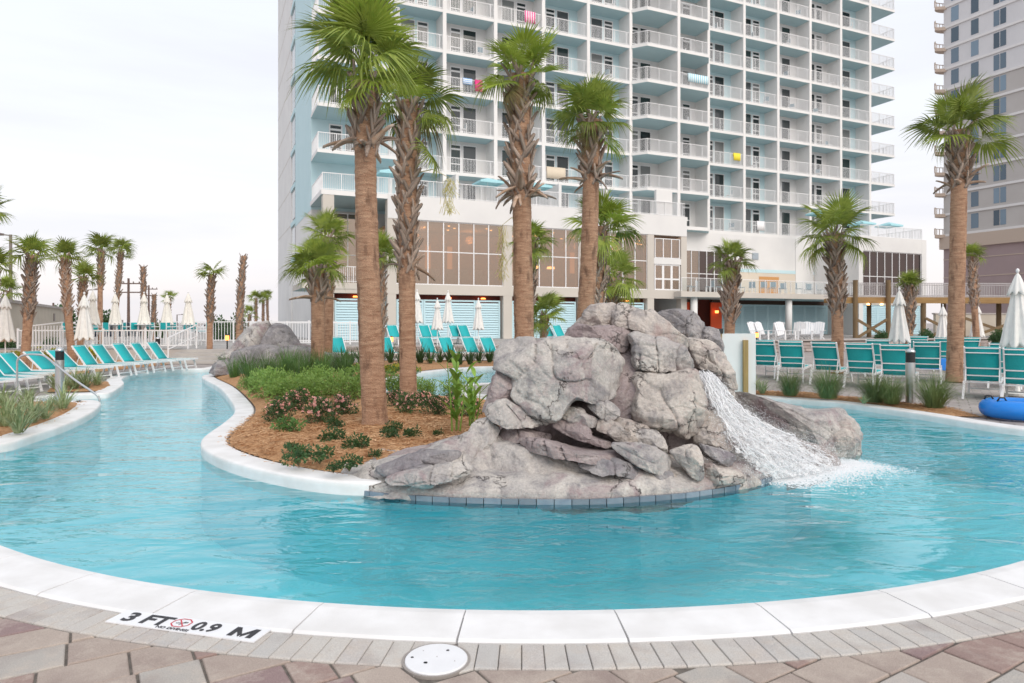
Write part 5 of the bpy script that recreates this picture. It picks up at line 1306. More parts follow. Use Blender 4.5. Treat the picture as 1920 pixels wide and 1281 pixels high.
PP('short palm with broad fronds at the back of the island', 594,690,594,505,19.5,.185,.19, zb=0, boots=.72, crown=1.02, nf=15, elev=(85,-5), fresh=.3, seed=22, flare=5)
PP('dark palm standing behind the short island palm', 612,690,613,445,22.5,.16,.15, zb=0, boots=.6, crown=.98, nf=14, elev=(85,-25), fresh=.05, seed=23)
PP('slim palm half hidden behind the tallest palm trunk', 713,690,713,480,21,.11,.11, zb=0, boots=.35, crown=.7, nf=18, elev=(85,-15), fresh=.15, seed=24)
PP('palm with shaggy trunk in front of the bar terrace', 1367,690,1373,490,25.5,.19,.20, zb=0, boots=.42, crown=.9, nf=13, elev=(82,-30), fresh=.05, seed=25)
pi_ = PP('palm with wide drooping crown between the loungers and the boardwalk', 1570,692,1564,440,21.5,.175,.175, zb=0, boots=.42, crown=1.22, nf=15, elev=(75,-30), fresh=.1, dry=.1, seed=26)
seed_plume(pi_, (-.8,0,4.3), .8, 9)
PP('palm with thick smooth trunk growing among the right hand loungers', 1789,708,1800,245,18.4,.20,.19, zb=0, boots=.78, crown=1.25, nf=14, elev=(84,-12), fresh=.12, flare=8, seed=27)
PP('small palm on the far side of the boardwalk', 1834,672,1823,480,30,.14,.13, zb=0, boots=.5, crown=.62, nf=14, elev=(86,5), fresh=.1, seed=28, near=False)
PP('stubby palm between the boardwalk posts', 1703,672,1705,535,27,.16,.15, zb=0, boots=.4, crown=.6, nf=16, elev=(88,25), fresh=.1, seed=29, near=False)
# palms of the left background
LP_ = [(45,668,60,478,22,.20,.22,.40,1.25,'palm with bulky leaf bases behind the nearest loungers',20),
 (136,655,121,482,27,.20,.22,.42,1.3,'palm with patterned trunk beside the closed parasol',20),
 (150,655,156,520,29,.20,.20,.5,1.25,'dark leaved palm leaning over the terrace',16),
 (190,650,190,470,33,.17,.20,.66,1.5,'palm with smooth lower trunk above the parked car',18),
 (213,650,227,470,36,.17,.18,.55,1.3,'palm leaning right above the parked car',16),
 (393,655,397,515,29,.19,.20,.45,1.15,'palm with split crown at the terrace steps',8),
 (312,645,318,560,40,.12,.12,.3,.9,'young palm behind the terrace parasols',9),
 (468,640,468,590,48,.15,.15,.3,1.2,'far palm with round crown by the hotel corner',12), (480,640,480,560,54,.15,.15,.3,1.3,'far palm with drooping skirt by the hotel corner',12), (495,640,494,562,56,.14,.14,.3,1.2,'far slender palm by the hotel corner',10), (503,640,501,556,60,.14,.14,.3,1.2,'farthest slender palm by the hotel corner',10),
 (-45,690,-28,395,20,.2,.2,.5,1.3,'palm reaching in with a few fronds above the street lamp',20), (-22,680,-10,500,26,.2,.2,.5,1.4,'palm with yellowing fronds beside the street lamp',18), (5,670,12,545,33,.18,.18,.4,1.3,'low dark palm behind the street lamp',16)]
for i, (bx, by, tx, ty, Y, r0, r1, bs, cr_s, lab, nf) in enumerate(LP_):
    PP(lab, bx, by, tx, ty, Y, r0*.72, r1*.58, boots=max(.45, bs), crown=cr_s*.6, nf=max(8, int(nf*.75)), elev=(85,-12) if nf > 8 else (58,10), seed=40+i, near=False, zb=0.0)
for i, (bx, by, tx, ty, Y, r0, r1, lab) in enumerate(((268,650,268,500,40,.19,.20,'headless palm trunk wrapped in leaf bases behind the parasols'), (288,650,289,552,42,.18,.18,'short headless palm stump behind the parasols'), (448,655,457,480,27,.22,.17,'tall headless palm trunk beside the smaller rock'))):
    PP(lab, bx, by, tx, ty, Y, r0*.72, r1*.55, boots=.3, seed=70+i, near=False, dead=True, zb=0.0)
# ------------------------------------------------------------------ raised terrace, walls, steps
front_line = [V(-60,29,0), V(-13.6,29,0), V(-9.6,29.6,0), V(-9.0,31,0), V(-.8,33,0), V(12.4,36.2,0), V(23,40,0), V(70,54,0)]
tpoly = [(p.x, p.y) for p in front_line]+[(70,150),(-60,150)]
mb = MB(); v_, f_ = fill(tpoly, .48); mb.add(v_, f_); tag(mb.build('terrace_paving', 'deck_far'), kind='structure')
# retaining wall of coursed stones
def stone_wall(label, a, b, h, zb=0.0, course=.17, L0_=.45):
    a = Vector(a); b = Vector(b); d = b-a; ln = d.length; t = thing('retaining_wall', label, 'wall', a, math.atan2(d.y, d.x)); rn = random.Random(int(ln*10))
    mb = MB(); mb.box(0, ln, .03, .3, zb-.05, zb+h-.03); mb.build('wall_core', 'grout', t)
    nc = max(1, round((h-.08)/course)); blocks = MB(); cnt = 0
    for c in range(nc):
        x = -rn.random()*.3
        while x < ln:
            w_ = L0_*rn.uniform(.6,1.3); x0 = max(0, x+.008); x1 = min(ln, x+w_-.008); x += w_
            if x1-x0 < .05: continue
            mb = MB(); z0 = zb+c*course+.006; z1 = zb+(c+1)*course-.006; y = -rn.uniform(0,.03)
            mb.add([(x0,y,z0),(x1,y,z0),(x1,y,z1),(x0,y,z1),(x0+.015,y-.015,z0+.015),(x1-.015,y-.015,z0+.015),(x1-.015,y-.015,z1-.015),(x0+.015,y-.015,z1-.015),(x0,.05,z0),(x1,.05,z0),(x1,.05,z1),(x0,.05,z1)],
                   [(4,5,6,7),(0,1,5,4),(1,2,6,5),(2,3,7,6),(3,0,4,7),(8,9,1,0),(9,10,2,1),(10,11,3,2),(11,8,0,3)])
            mb.build('stone', 'stone_wall', t)
    mb = MB(); mb.box(-.02, ln+.02, -.06, .34, zb+h-.07, zb+h); mb.build('cap', mat('cap_stone', (.46,.42,.40), (.40,.36,.34), scale=3, rough=.9) if 'cap_stone' not in M else 'cap_stone', t)
stone_wall('coursed stone retaining wall below the shuttered storey', (-9.0,31,0), (-.8,33,0), .52)
stone_wall('coursed stone retaining wall hidden behind the waterfall rock', (-.8,33,0), (12.4,36.2,0), .52, L0_=.9)
stone_wall('coursed stone retaining wall below the white slatted chairs', (12.4,36.2,0), (23,40,0), .66, L0_=.6)
stone_wall('coursed stone wall running under the wooden boardwalk', (23,40,0), (45,46.6,0), .66, L0_=1.2)
mat('step_stone', (.50,.47,.44), (.44,.41,.385), scale=2, rough=.85)
st = thing('stone_steps', 'broad pale stone steps leading up to the terrace tables', 'steps', (-11.9,26.4,0))
for k in range(4):
    mb = MB(); mb.box(-1.9,2.4,.62*k,3.2,.12*k,.12*(k+1)-.003); mb.build('step', 'step_stone', st)
tw = thing('terrace_wall', 'low rendered wall along the terrace edge behind the loungers', 'wall', (-40,28.95,0))
mb = MB(); mb.box(0,26.2,0,.1,0,.46); mb.build('wall_face', 'step_stone', tw)
# ------------------------------------------------------------------ loungers
mat('teal_sling', (.012,.42,.44), (.010,.385,.405), scale=30, rough=.65, rnd=.08); mat('teal_back', (.015,.36,.37), (.012,.33,.34), scale=30, rough=.65, rnd=.08)
mat('white_alu', (.80,.80,.81), rough=.3); mat('silver', (.62,.62,.63), rough=.28, metal=.9); mat('black_band', (.012,.012,.014), rough=.4)
def make_lounger(ang=48, bl=.76):
    t = thing('sun_lounger', 'x', 'lounger'); a = R(ang); hx = 1.18; zs = .37
    tip = V(hx+bl*math.cos(a), 0, zs+bl*math.sin(a))
    mb = MB(); n_ = 8; vs = []
    for i in range(n_+1):
        x = .03+(hx-.03)*i/n_; z = zs+.012-.02*math.sin(math.pi*i/n_)
        vs += [(x,-.29,z),(x,0,z-.012),(x,.29,z)]
    mb.add(vs, [g for i in range(n_) for g in ((3*i,3*i+3,3*i+4,3*i+1),(3*i+1,3*i+4,3*i+5,3*i+2))]); o = mb.build('seat', 'teal_sling', t, smooth=True); o.modifiers.new('s','SOLIDIFY').thickness = .006
    mb = MB(); vs = []; d = V(math.cos(a),0,math.sin(a)); nv = V(-math.sin(a),0,math.cos(a))
    for i in range(n_+1):
        p = V(hx,0,zs+.01)+d*(bl*i/n_); s_ = nv*(-.02*math.sin(math.pi*i/n_))
        vs += [p+V(0,-.29,0), p+s_, p+V(0,.29,0)]
    mb.add(vs, [g for i in range(n_) for g in ((3*i,3*i+3,3*i+4,3*i+1),(3*i+1,3*i+4,3*i+5,3*i+2))]); o = mb.build('backrest', 'teal_sling', t, smooth=True); o.modifiers.new('s','SOLIDIFY').thickness = .006
    for s_ in (-1, 1):
        mb = MB(); mb.bar((0,s_*.31,zs),(1.62,s_*.31,zs-.02),.035,.05); mb.build('side_rail', 'white_alu', t)
        mb = MB(); mb.bar((hx,s_*.30,zs),tip+V(0,s_*.30,0),.03,.04); mb.build('back_rail', 'white_alu', t)
        for x, dx in ((.16,-.10),(1.5,.12)):
            mb = MB(); mb.bar((x,s_*.31,zs-.02),(x+dx,s_*.325,0),.035,.055); mb.build('leg', 'white_alu', t)
        mb = MB(); mb.bar((hx+.30,s_*.29,zs),(hx+.35*math.cos(a)*1.0,s_*.29,zs+.35*math.sin(a)),.02,.02); mb.build('brace', 'white_alu', t)
    for f_ in (.0,.2,.42,.985):
        p = V(hx,0,zs-.012)+d*bl*f_+(V(.02,0,-.015) if f_ < .9 else V(0,0,.0)); mb = MB(); mb.bar(p+V(0,-.30,0), p+V(0,.30,0), .03,.025); mb.build('cross_bar', 'white_alu', t)
    p = V(hx,0,zs)+d*bl*.86+V(.03,0,-.02); mb = MB(); mb.bar(p+V(0,-.30,0), p+V(0,.30,0), .045,.02); mb.build('cross_bar', 'white_alu', t)
    mb = MB(); mb.bar((0.0,-.31,zs),(0.0,.31,zs),.035,.05); mb.build('cross_bar', 'white_alu', t)
    mb = MB(); mb.bar((.09,-.31,.12),(.09,.31,.12),.03,.03); mb.build('cross_bar', 'white_alu', t)
    return t
LA = make_lounger(54); LBk = make_lounger(42); LR = make_lounger(60, .84)
def lounge(src, x, y, z, rz, label, group, s=1.0): return use(src, USED, (x, y, z), rz, label, group, s)
ra0 = random.Random(31); ORD = ['first','second','third','fourth','fifth','sixth','seventh','eighth','ninth','tenth','eleventh']
# left row: feet toward the river
fx = [(-10.9,23.6,178,LA),(-11.05,22.75,178,LA),(-11.15,21.9,177,LA),(-11.25,21.0,176,LA),(-11.35,20.3,176,LA),(-11.4,19.1,174,LBk),(-11.4,18.3,174,LBk),(-11.35,17.3,172,LBk),(-11.2,16.4,170,LBk),(-11.0,15.5,168,LBk),(-10.75,14.7,166,LBk)]
for i, (x, y, rz, src) in enumerate(fx):
    lounge(src, x+ra0.uniform(-.12,.12), y, 0, R(rz+ra0.uniform(-3,3)), ORD[i]+' turquoise lounger from the stone steps in the river row', 'loungers along the left bank', .93)
# right hand group seen from behind
mr_ = [(1434,19.6,-108,'lounger back half hidden by the white screen panel'),(1484,18.6,-110,'turquoise lounger back nearest the white screen panel in full view'),(1548,17.6,-110,'turquoise lounger back in front of the wide crowned palm trunk'),(1613,16.7,-110,'turquoise lounger back between the palm trunk and the bollard'),(1680,15.8,-111,'turquoise lounger back directly behind the silver bollard'),(1842,14.2,-112,'turquoise lounger back beside the thick palm trunk, facing the boardwalk'),(1646,20.0,-108,'lounger in the second row behind the bollard'),(1738,18.2,-110,'lounger in the second row under the parasol'),(1884,16.6,-110,'lounger in the second row behind the paired loungers'),(1772,22.5,-100,'far lounger left of the thick palm trunk'),(1815,23.0,-95,'far lounger right of the thick palm trunk'),(1720,25.0,-100,'far lounger behind the closed parasol'),(1905,21.0,-100,'far lounger behind the big closed parasol'),(1918,13.4,-115,'lounger just behind the blue inner tube')]
for px, Y, rz, lab in mr_:
    p = W(px, HY, Y); rzr = R(rz-16+ra0.uniform(-5,5)); hd = V(math.cos(rzr), math.sin(rzr), 0); f0 = V(p.x, Y, 0)-hd*1.4
    lounge(LR, f0.x, f0.y, 0, rzr, lab, 'loungers on the right bank', 1.0)
# far rows facing the camera
for px, Y, z, lab, grp in [(632,28.5,0,'f',1),(722,28.5,0,'f',1),(800,28.5,0,'f',1),(836,28.6,0,'f',1),(880,28.6,0,'f',1),(914,28.6,0,'f',1),(736,35.5,.48,'u',2),(796,36,.48,'u',2),(812,36.8,.48,'u',2),(852,36.4,.48,'u',2),(869,36.4,.48,'u',2),(1025,37,.48,'u',2),(1046,37,.48,'u',2)]:
    p = W(px, HY, Y); rzr = R(125); hd = V(math.cos(rzr), math.sin(rzr), 0); f0 = V(p.x, Y, z)-hd*1.45
    lounge(LA, f0.x, f0.y, z, rzr, 'small turquoise lounger on the far bank in front of the stone wall' if z == 0 else 'small turquoise lounger on the terrace above the stone wall', 'loungers on the far bank' if z == 0 else 'loungers on the upper terrace', 1.0)
# ------------------------------------------------------------------ closed parasols
mat('canvas', (.80,.79,.76), (.74,.73,.71), scale=8, rough=.9, bump=.25, bscale=20); mat('canvas_cream', (.80,.77,.71), (.74,.71,.655), scale=8, rough=.9)
def make_parasol(m='canvas'):
    t = thing('parasol', 'x', 'parasol')
    mb = MB(); mb.tube([(0,0,0),(0,0,2.55)], .021, 10); mb.build('pole', 'white_alu', t)
    mb = MB(); mb.lathe([(.26,0),(.26,.05),(.05,.08),(.03,.25)], 20); mb.build('base', 'canvas', t)
    n_ = 64; vs = []; rn = random.Random(2)
    prof = [(.05,2.42),(.075,2.3),(.105,2.15),(.14,1.9),(.175,1.65),(.21,1.42),(.245,1.22),(.275,1.08),(.285,1.02),(.25,1.03),(.05,1.35)]
    for r_, z in prof:
        for k in range(n_):
            a = 6.2832*k/n_; fd = 1+.16*math.cos(a*8+.4*math.sin(z*3))*min(1,(2.5-z))+.05*math.cos(a*16+z*4); vs.append((r_*fd*math.cos(a), r_*fd*math.sin(a), z-(.05*math.cos(a*8) if r_ > .24 else 0)))
    mb = MB(); mb.add(vs, [(i*n_+k, i*n_+(k+1)%n_, (i+1)*n_+(k+1)%n_, (i+1)*n_+k) for i in range(len(prof)-1) for k in range(n_)]); mb.build('canopy', m, t, smooth=True, fix=True)
    prof = [(.012,2.56),(.05,2.5),(.10,2.36),(.15,2.22),(.175,2.13),(.165,2.12),(.08,2.25)]; vs = []
    for r_, z in prof:
        for k in range(n_):
            a = 6.2832*k/n_; fd = 1+.12*math.cos(a*8)*min(1,(2.62-z)*2); vs.append((r_*fd*math.cos(a), r_*fd*math.sin(a), z-(.04*math.cos(a*8) if r_ > .16 else 0)))
    mb = MB(); mb.add(vs, [(i*n_+k, i*n_+(k+1)%n_, (i+1)*n_+(k+1)%n_, (i+1)*n_+k) for i in range(len(prof)-1) for k in range(n_)]); mb.build('vent_flap', m, t, smooth=True, fix=True)
    mb = MB(); mb.lathe([(.008,2.55),(.028,2.58),(.036,2.61),(.028,2.64),(.004,2.66)], 12); mb.build('finial', 'white_alu', t, smooth=True)
    return t
UM = make_parasol(); UC = make_parasol('canvas_cream')
for px, Y, z, s, lab, src in [(1686,20.5,0,1.0,'closed white parasol between the loungers and the boardwalk',UM),(1908,15.0,0,1.05,'big closed white parasol beside the paired loungers',UM),(1768,29,0,.9,'far closed parasol behind the thick palm trunk',UM),(1832,31,0,.95,'far closed parasol under the boardwalk braces',UM),
  (10,22.5,0,.98,'closed white parasol standing behind the nearest left loungers',UM),(158,23.5,0,1.0,'closed white parasol standing over the middle of the lounger row',UM),(174,31,.48,1.0,'closed cream parasol behind the white lounger parasol',UC),(216,34,.48,1.0,'closed cream parasol above the first terrace table',UC),(270,34,.48,1.0,'closed cream parasol above the second terrace table',UC),(313,35,.48,1.0,'closed cream parasol above the third terrace table',UC),(353,33.5,.48,1.0,'closed cream parasol above the table by the steps',UC),
  (820,33.8,.3,.95,'closed white parasol in front of the second blue shutter',UM),(840,38,.48,1.1,'closed white parasol on the terrace before the shutters',UM),(897,33.8,.3,.95,'closed white parasol in front of the last blue shutter',UM),(782,37,.48,1.1,'closed white parasol half hidden by the criss-cross palm',UM)]:
    p = W(px, HY, Y); use(src, USED, (p.x, Y, z), random.uniform(0,.7), lab, 'closed parasols', s)
# ------------------------------------------------------------------ bollard lights
def make_bollard():
    t = thing('bollard_light', 'x', 'bollard')
    mb = MB(); mb.lathe([(.095,0),(.095,.02),(.085,.025),(.085,.80)], 24); mb.build('post', 'silver', t, smooth=False)
    mb = MB(); mb.lathe([(.083,.80),(.083,.99)], 24); mb.build('louver_band', 'black_band', t)
    mb = MB(); mb.lathe([(.088,.99),(.086,1.015),(.07,1.045),(.035,1.065),(.003,1.07)], 24); mb.build('dome_cap', 'silver', t, smooth=True)
    return t
BO = make_bollard()
for px, Y, z, lab in ((112,14.6,0,'silver bollard light with black band beside the left loungers'),(1707,13.2,.03,'silver bollard light with black band among the fountain grasses'),(720,29.5,0,'small bollard light in front of the blue shutters'),(296,25.4,0,'small bollard light at the end of the lounger row'),(1022,34,.3,'far bollard light behind the rock')):
    p = W(px, HY, Y); use(BO, USED, (p.x, Y, z), 0, lab, None, 1.0)
# torch lamps with orange glow (left background)
mat('lamp_body', (.02,.02,.02), rough=.5)
def torch(px, Y, z, lab):
    p = W(px, HY, Y); t = thing('path_light', lab, 'light', (p.x, Y, z)); mb = MB(); mb.tube([(0,0,0),(0,0,.75)], .03, 8); mb.build('post', 'lamp_body', t)
    mb = MB(); mb.lathe([(.075,.75),(.075,.95)], 12); mb.build('lens', 'lamp_orange', t); mb = MB(); mb.lathe([(.085,.95),(.03,1.0)], 12); mb.build('cap', 'lamp_body', t)
torch(131,27,0,'short path light with orange lens behind the lounger row'); torch(734,30.5,0,'short path light with orange lens by the blue shutters'); torch(426,29,.1,'short path light with orange lens by the smaller rock'); torch(1419,30,.2,'short path light with orange lens beside the white screen panel')
# ------------------------------------------------------------------ handrail, screen panel, tube
hr = thing('handrail', 'bent stainless steel handrail at the pool entry steps', 'handrail', (0,0,0))
a = W(32,742,14.6); a.z = 0; b = W(187,752,14.2); b.z = -.05
pts = [a, W(32,690,14.6), W(33,676,14.6), W(40,668,14.6), W(52,665,14.6), W(70,665,14.5), W(82,667,14.5), W(95,676,14.45), W(140,712,14.3), W(178,738,14.2), W(185,746,14.2), b]
mb = MB(); mb.tube(smooth_path(pts, 5), .021, 12); mb.build('rail', 'silver', hr, smooth=True)
mat('post_wood', (.38,.26,.10), (.30,.20,.08), scale=3, rough=.8, stretch=(4,4,.5), bump=.3)
p = W(1383, HY, 14.9)
sp_t = thing('screen_panel', 'white solid screen panel with timber posts beside the rock', 'panel', (p.x, 14.9, 0), R(-6))
mb = MB(); mb.box(-.34,.38,-.02,.02,.03,1.36); mb.build('panel', 'white_wall', sp_t)
mb = MB(); mb.box(-.44,-.34,-.05,.05,0,1.36); mb.build('post', 'post_wood', sp_t)
mb = MB(); mb.box(.10,.20,-.12,-.022,0,1.22); mb.build('post', 'post_wood', sp_t)
mb = MB(); mb.box(-.46,-.32,-.07,.07,1.36,1.47); mb.build('lantern', 'lamp_body', sp_t)
mat('blue_vinyl', (.01,.22,.72), (.01,.20,.66), scale=3, rough=.22); mat('black_strap', (.015,.015,.018), rough=.5)
c = G(1928,790); rt = thing('inner_tube', 'blue inflatable inner tube lying on the pool deck', 'inner tube', (c.x+.05, c.y+.35, .16), R(10))
mb = MB(); n1, n2 = 40, 16; vs = []
for i in range(n1):
    a = 6.2832*i/n1
    for k in range(n2):
        b = 6.2832*k/n2; r_ = .36+.155*math.cos(b)*(1+.015*math.cos(a*10)); vs.append((r_*math.cos(a), r_*math.sin(a), .155*math.sin(b)))
mb.add(vs, [(i*n2+k, ((i+1)%n1)*n2+k, ((i+1)%n1)*n2+(k+1)%n2, i*n2+(k+1)%n2) for i in range(n1) for k in range(n2)]); mb.build('ring', 'blue_vinyl', rt, smooth=True)
for a in (3.4, 2.5):
    mb = MB(); q = V(math.cos(a)*.37, math.sin(a)*.37, .15); mb.tube([q+V(-.06,.03,-.01), q+V(-.03,.015,.05), q+V(.03,-.015,.05), q+V(.06,-.03,-.01)], .014, 8); mb.build('handle', 'black_strap', rt, smooth=True)
p = W(1757,690,19.5); bt = thing('beach_towel', 'bright blue towel spread over a white lounger end', 'towel', (p.x, 19.5, .42), R(-20)); mb = MB()
mb.add([(-.45,0,.15),(.45,0,.13),(.46,-.1,-.18),(-.46,-.1,-.16),(-.45,.5,.16),(.45,.5,.15)], [(3,2,1,0),(0,1,5,4)]); o = mb.build('cloth', 'blue_vinyl', bt); o.modifiers.new('s','SOLIDIFY').thickness = .012
# ------------------------------------------------------------------ slatted garden chairs on the terrace
def make_adirondack():
    t = thing('garden_chair', 'x', 'chair')
    for i in range(5):
        x = -.24+.12*i; mb = MB(); mb.bar((x,.28,.30),(x,.58,1.02+.05*math.cos((i-2)*.8)),.105,.022,(0,1,0)); mb.build('back_slat', 'white_alu', t)
    for i in range(5):
        y = -.28+.125*i; mb = MB(); mb.box(-.29,.29,y,y+.11,.40-.025*i,.42-.025*i); mb.build('seat_slat', 'white_alu', t)
    for s_ in (-1,1):
        mb = MB(); mb.box(s_*.36-.06,s_*.36+.06,-.34,.38,.57,.595); mb.build('arm', 'white_alu', t)
        mb = MB(); mb.box(s_*.33-.045,s_*.33+.045,-.32,-.28,0,.57); mb.build('leg', 'white_alu', t)
        mb = MB(); mb.bar((s_*.31,-.3,.36),(s_*.31,.62,.02),.025,.10); mb.build('leg', 'white_alu', t)
    return t
AD = make_adirondack(); ra = random.Random(9)
for i, (px, Y, rz) in enumerate(((1424,39,30),(1438,39.2,35),(1455,40.5,175),(1474,39,20),(1495,40,170),(1511,39,-30),(1530,39.6,-40))):
    p = W(px, HY, Y); use(AD, USED, (p.x, Y, .5), R(rz), ORD[i]+' white slatted chair from the bar end of the terrace', 'white garden chairs', 1.08)
# ------------------------------------------------------------------ terrace tables and bar chairs (left)
def make_barchair():
    t = thing('bar_chair', 'x', 'chair'); 
    for sx_ in (-1,1):
        for sy_ in (-1,1): mb = MB(); mb.bar((sx_*.25,sy_*.24,0),(sx_*.21,sy_*.20,.72 if sy_ < 0 else 1.12),.03,.03); mb.build('leg', 'white_alu', t)
        mb = MB(); mb.box(sx_*.23-.02,sx_*.23+.02,-.22,.22,.90,.93); mb.build('arm', 'white_alu', t)
    mb = MB(); mb.box(-.21,.21,-.21,.2,.70,.72); mb.build('seat', 'teal_sling', t); mb = MB(); mb.box(-.2,.2,.19,.205,.78,1.12); mb.build('backrest', 'teal_sling', t)
    mb = MB(); mb.box(-.23,.23,-.24,-.21,.24,.27); mb.build('foot_rest', 'white_alu', t)
    return t
def make_bartable():
    t = thing('bar_table', 'x', 'table'); mb = MB(); mb.lathe([(.40,1.0),(.42,1.01),(.42,1.03),(.01,1.035)], 24); mb.build('tabletop', 'white_alu', t)
    for k in range(4): a = R(45+90*k); mb = MB(); mb.bar((.34*math.cos(a),.34*math.sin(a),0),(.24*math.cos(a),.24*math.sin(a),1.0),.04,.04); mb.build('leg', 'white_alu', t)
    return t
BC = make_barchair(); BTb = make_bartable()
for i, (px, Y) in enumerate(((160,32),(216,33.6),(270,33.6),(313,34.6),(353,33.1))):
    p = W(px, HY, Y); use(BTb, USED, (p.x, Y, .48), 0, 'white bar height table under a closed parasol on the terrace', 'bar tables on the terrace', 1)
    for dx, dy, rz in ((-.78,.05,90),(.78,-.05,-90),(-.2,.75,0)):
        use(BC, USED, (p.x+dx, Y+dy, .48), R(rz+ra.uniform(-15,15)), 'turquoise and white bar height chair at a terrace table', 'bar chairs on the terrace', 1)
# ------------------------------------------------------------------ white picket fences
def fence(label, pts, h, step=.14, zb=0.0):
    a0_ = Vector(pts[0]); t = thing('picket_fence', label, 'fence', a0_)
    for a, b in zip(pts, pts[1:]):
        a = Vector(a)-a0_; b = Vector(b)-a0_; d = b-a; n_ = int(d.length/step)
        for z in (h-.04,.14): mb = MB(); mb.bar(a+V(0,0,z), b+V(0,0,z), .04,.05); mb.build('rail', 'white_alu', t)
        pk = MB()
        for i in range(n_+1):
            q = a+d*(i/n_)
            if i % 14 == 0: mb = MB(); mb.box(q.x-.035,q.x+.035,q.y-.035,q.y+.035,0,h+.05); mb.build('post', 'white_alu', t)
            else: pk.box(q.x-.012,q.x+.012,q.y-.012,q.y+.012,.1,h-.03)
        tag(pk.build('pickets', 'white_alu', t), kind='stuff')
fence('white picket fence along the mulch bank behind the left loungers', [W(55,HY,27.6)*1+V(0,0,-H+.25), W(118,HY,29.2)+V(0,0,-H+.4)], 1.25)
fence('white terrace railing in front of the bar tables', [V(-21.2,29.3,.48), V(-13.9,29.3,.48)], .82, .13)
fence('white picket fence behind the terrace tables', [V(-19,38,.48), V(-15.5,38,.48), V(-9.5,37,.48)], 1.2, .16)
fence('white picket fence between the smaller rock and the hotel', [V(-13.2,34.5,.48), V(-9.8,33.8,.48), V(-7.9,35.5,.48)], 1.15, .14)
for k, (x, lab) in enumerate(((-13.4,'white stair rail on the parasol side of the steps'),(-10.1,'white stair rail on the rock side of the steps'))):
    t = thing('stair_rail', lab, 'railing', (x, 26.6, 0)); mb = MB(); mb.tube([(0,0,0),(0,0,1.0),(0,2.4,1.5),(0,2.4,.5)], .03, 8); mb.build('top_rail', 'white_alu', t); mb = MB(); mb.tube([(0,0,.55),(0,2.4,1.02)], .02, 8); mb.build('mid_rail', 'white_alu', t)
# ------------------------------------------------------------------ left background
mat('tan_block', (.56,.50,.42), (.50,.445,.37), scale=1, rough=.9); mat('pole_wood', (.17,.11,.09), (.12,.08,.07), scale=3, rough=.9); mat('lamp_metal', (.20,.17,.16), rough=.5)
a = W(52, HY, 37); b = W(128, HY, 52); d = b-a
gw = thing('boundary_wall', 'long low tan block building beyond the left fence', 'building', (a.x, a.y, .2), math.atan2(d.y, d.x))
mb = MB(); mb.box(-8,d.length,0,4,0,2.35); mb.build('wall', 'tan_block', gw); mb = MB(); mb.box(-8.1,d.length+.1,-.1,4.1,2.35,2.5); mb.build('coping', 'cap_stone', gw)
mb = MB(); mb.box(9.2,9.6,-.06,0,1.5,2.0); mb.build('wall_vent', 'lamp_metal', gw)
def util_pole(px, ytop, Y, lab, arm=True):
    p = W(px, ytop, Y); t = thing('utility_pole', lab, 'pole', (p.x, Y, 0)); mb = MB(); mb.tube([(0,0,0),(0,0,p.z)], [.17,.11], 10); mb.build('shaft', 'pole_wood', t)
    if arm:
        for z in (.6,1.5): mb = MB(); mb.box(-1.2,1.2,-.07,.07,p.z-z,p.z-z+.12); mb.build('cross_arm', 'pole_wood', t)
        for x in (-1.1,-.5,.5,1.1): mb = MB(); mb.lathe([(.04,p.z-.48),(.07,p.z-.40),(.03,p.z-.3)], 8, (x,0,0)); mb.build('insulator', 'lamp_metal', t)
util_pole(241,522,70,'wooden utility pole with cross arms behind the parasols'); util_pole(279,535,95,'farther utility pole with cross arms behind the headless palm'); util_pole(67,560,75,'plain utility pole above the tan building',False); util_pole(100,568,85,'thin plain utility pole above the round bush',False)
def street_lamp(px, ytop, Y, lab, arm=-1.0):
    p = W(px, ytop, Y); t = thing('street_lamp', lab, 'lamp', (p.x, Y, 0)); mb = MB(); mb.tube([(0,0,0),(0,0,p.z)], [.10,.07], 10); mb.build('post', 'lamp_metal', t)
    mb = MB(); mb.bar((0,0,p.z-.05),(arm,0,p.z),.06,.06); mb.build('arm', 'lamp_metal', t); mb = MB(); mb.box(min(arm,arm*1.6),max(arm,arm*1.6),-.15,.15,p.z-.04,p.z+.07); mb.build('head', 'lamp_metal', t)
street_lamp(20,440,36,'tall street lamp beside the leaning palm',-.45); street_lamp(160,543,50,'street lamp reaching over the terrace',.8); street_lamp(230,600,90,'far street lamp behind the parked cars',-.8); street_lamp(332,590,90,'far lamp behind the steps',.6)
for px, Y, s, lab in ((105,62,1.9,'round dark green tree behind the tan building'),(205,60,1.6,'dark green bush behind the parasols'),(430,45,1.2,'dark palm bush behind the steps'),(297,50,1.1,'dark bush at the foot of the palm stump'),(415,42,.8,'low dark bush by the terrace end'),(90,33,.5,'low dark hedge plant by the picket fence'),(10,30,.7,'low dark hedge plant behind the lounger parasol')):
    p = W(px, HY, Y); plant('shrub', p.x, Y, .1, lab, None, s)
for px, Y, s, lab in ((1650,43,.5,'low shrub under the boardwalk posts'),(1742,43,.6,'tall shrub beside the boardwalk braces'),(1868,38,.6,'shrub beside the boardwalk stair')):
    p = W(px, HY, Y); plant('shrub', p.x, Y, .3, lab, None, s)
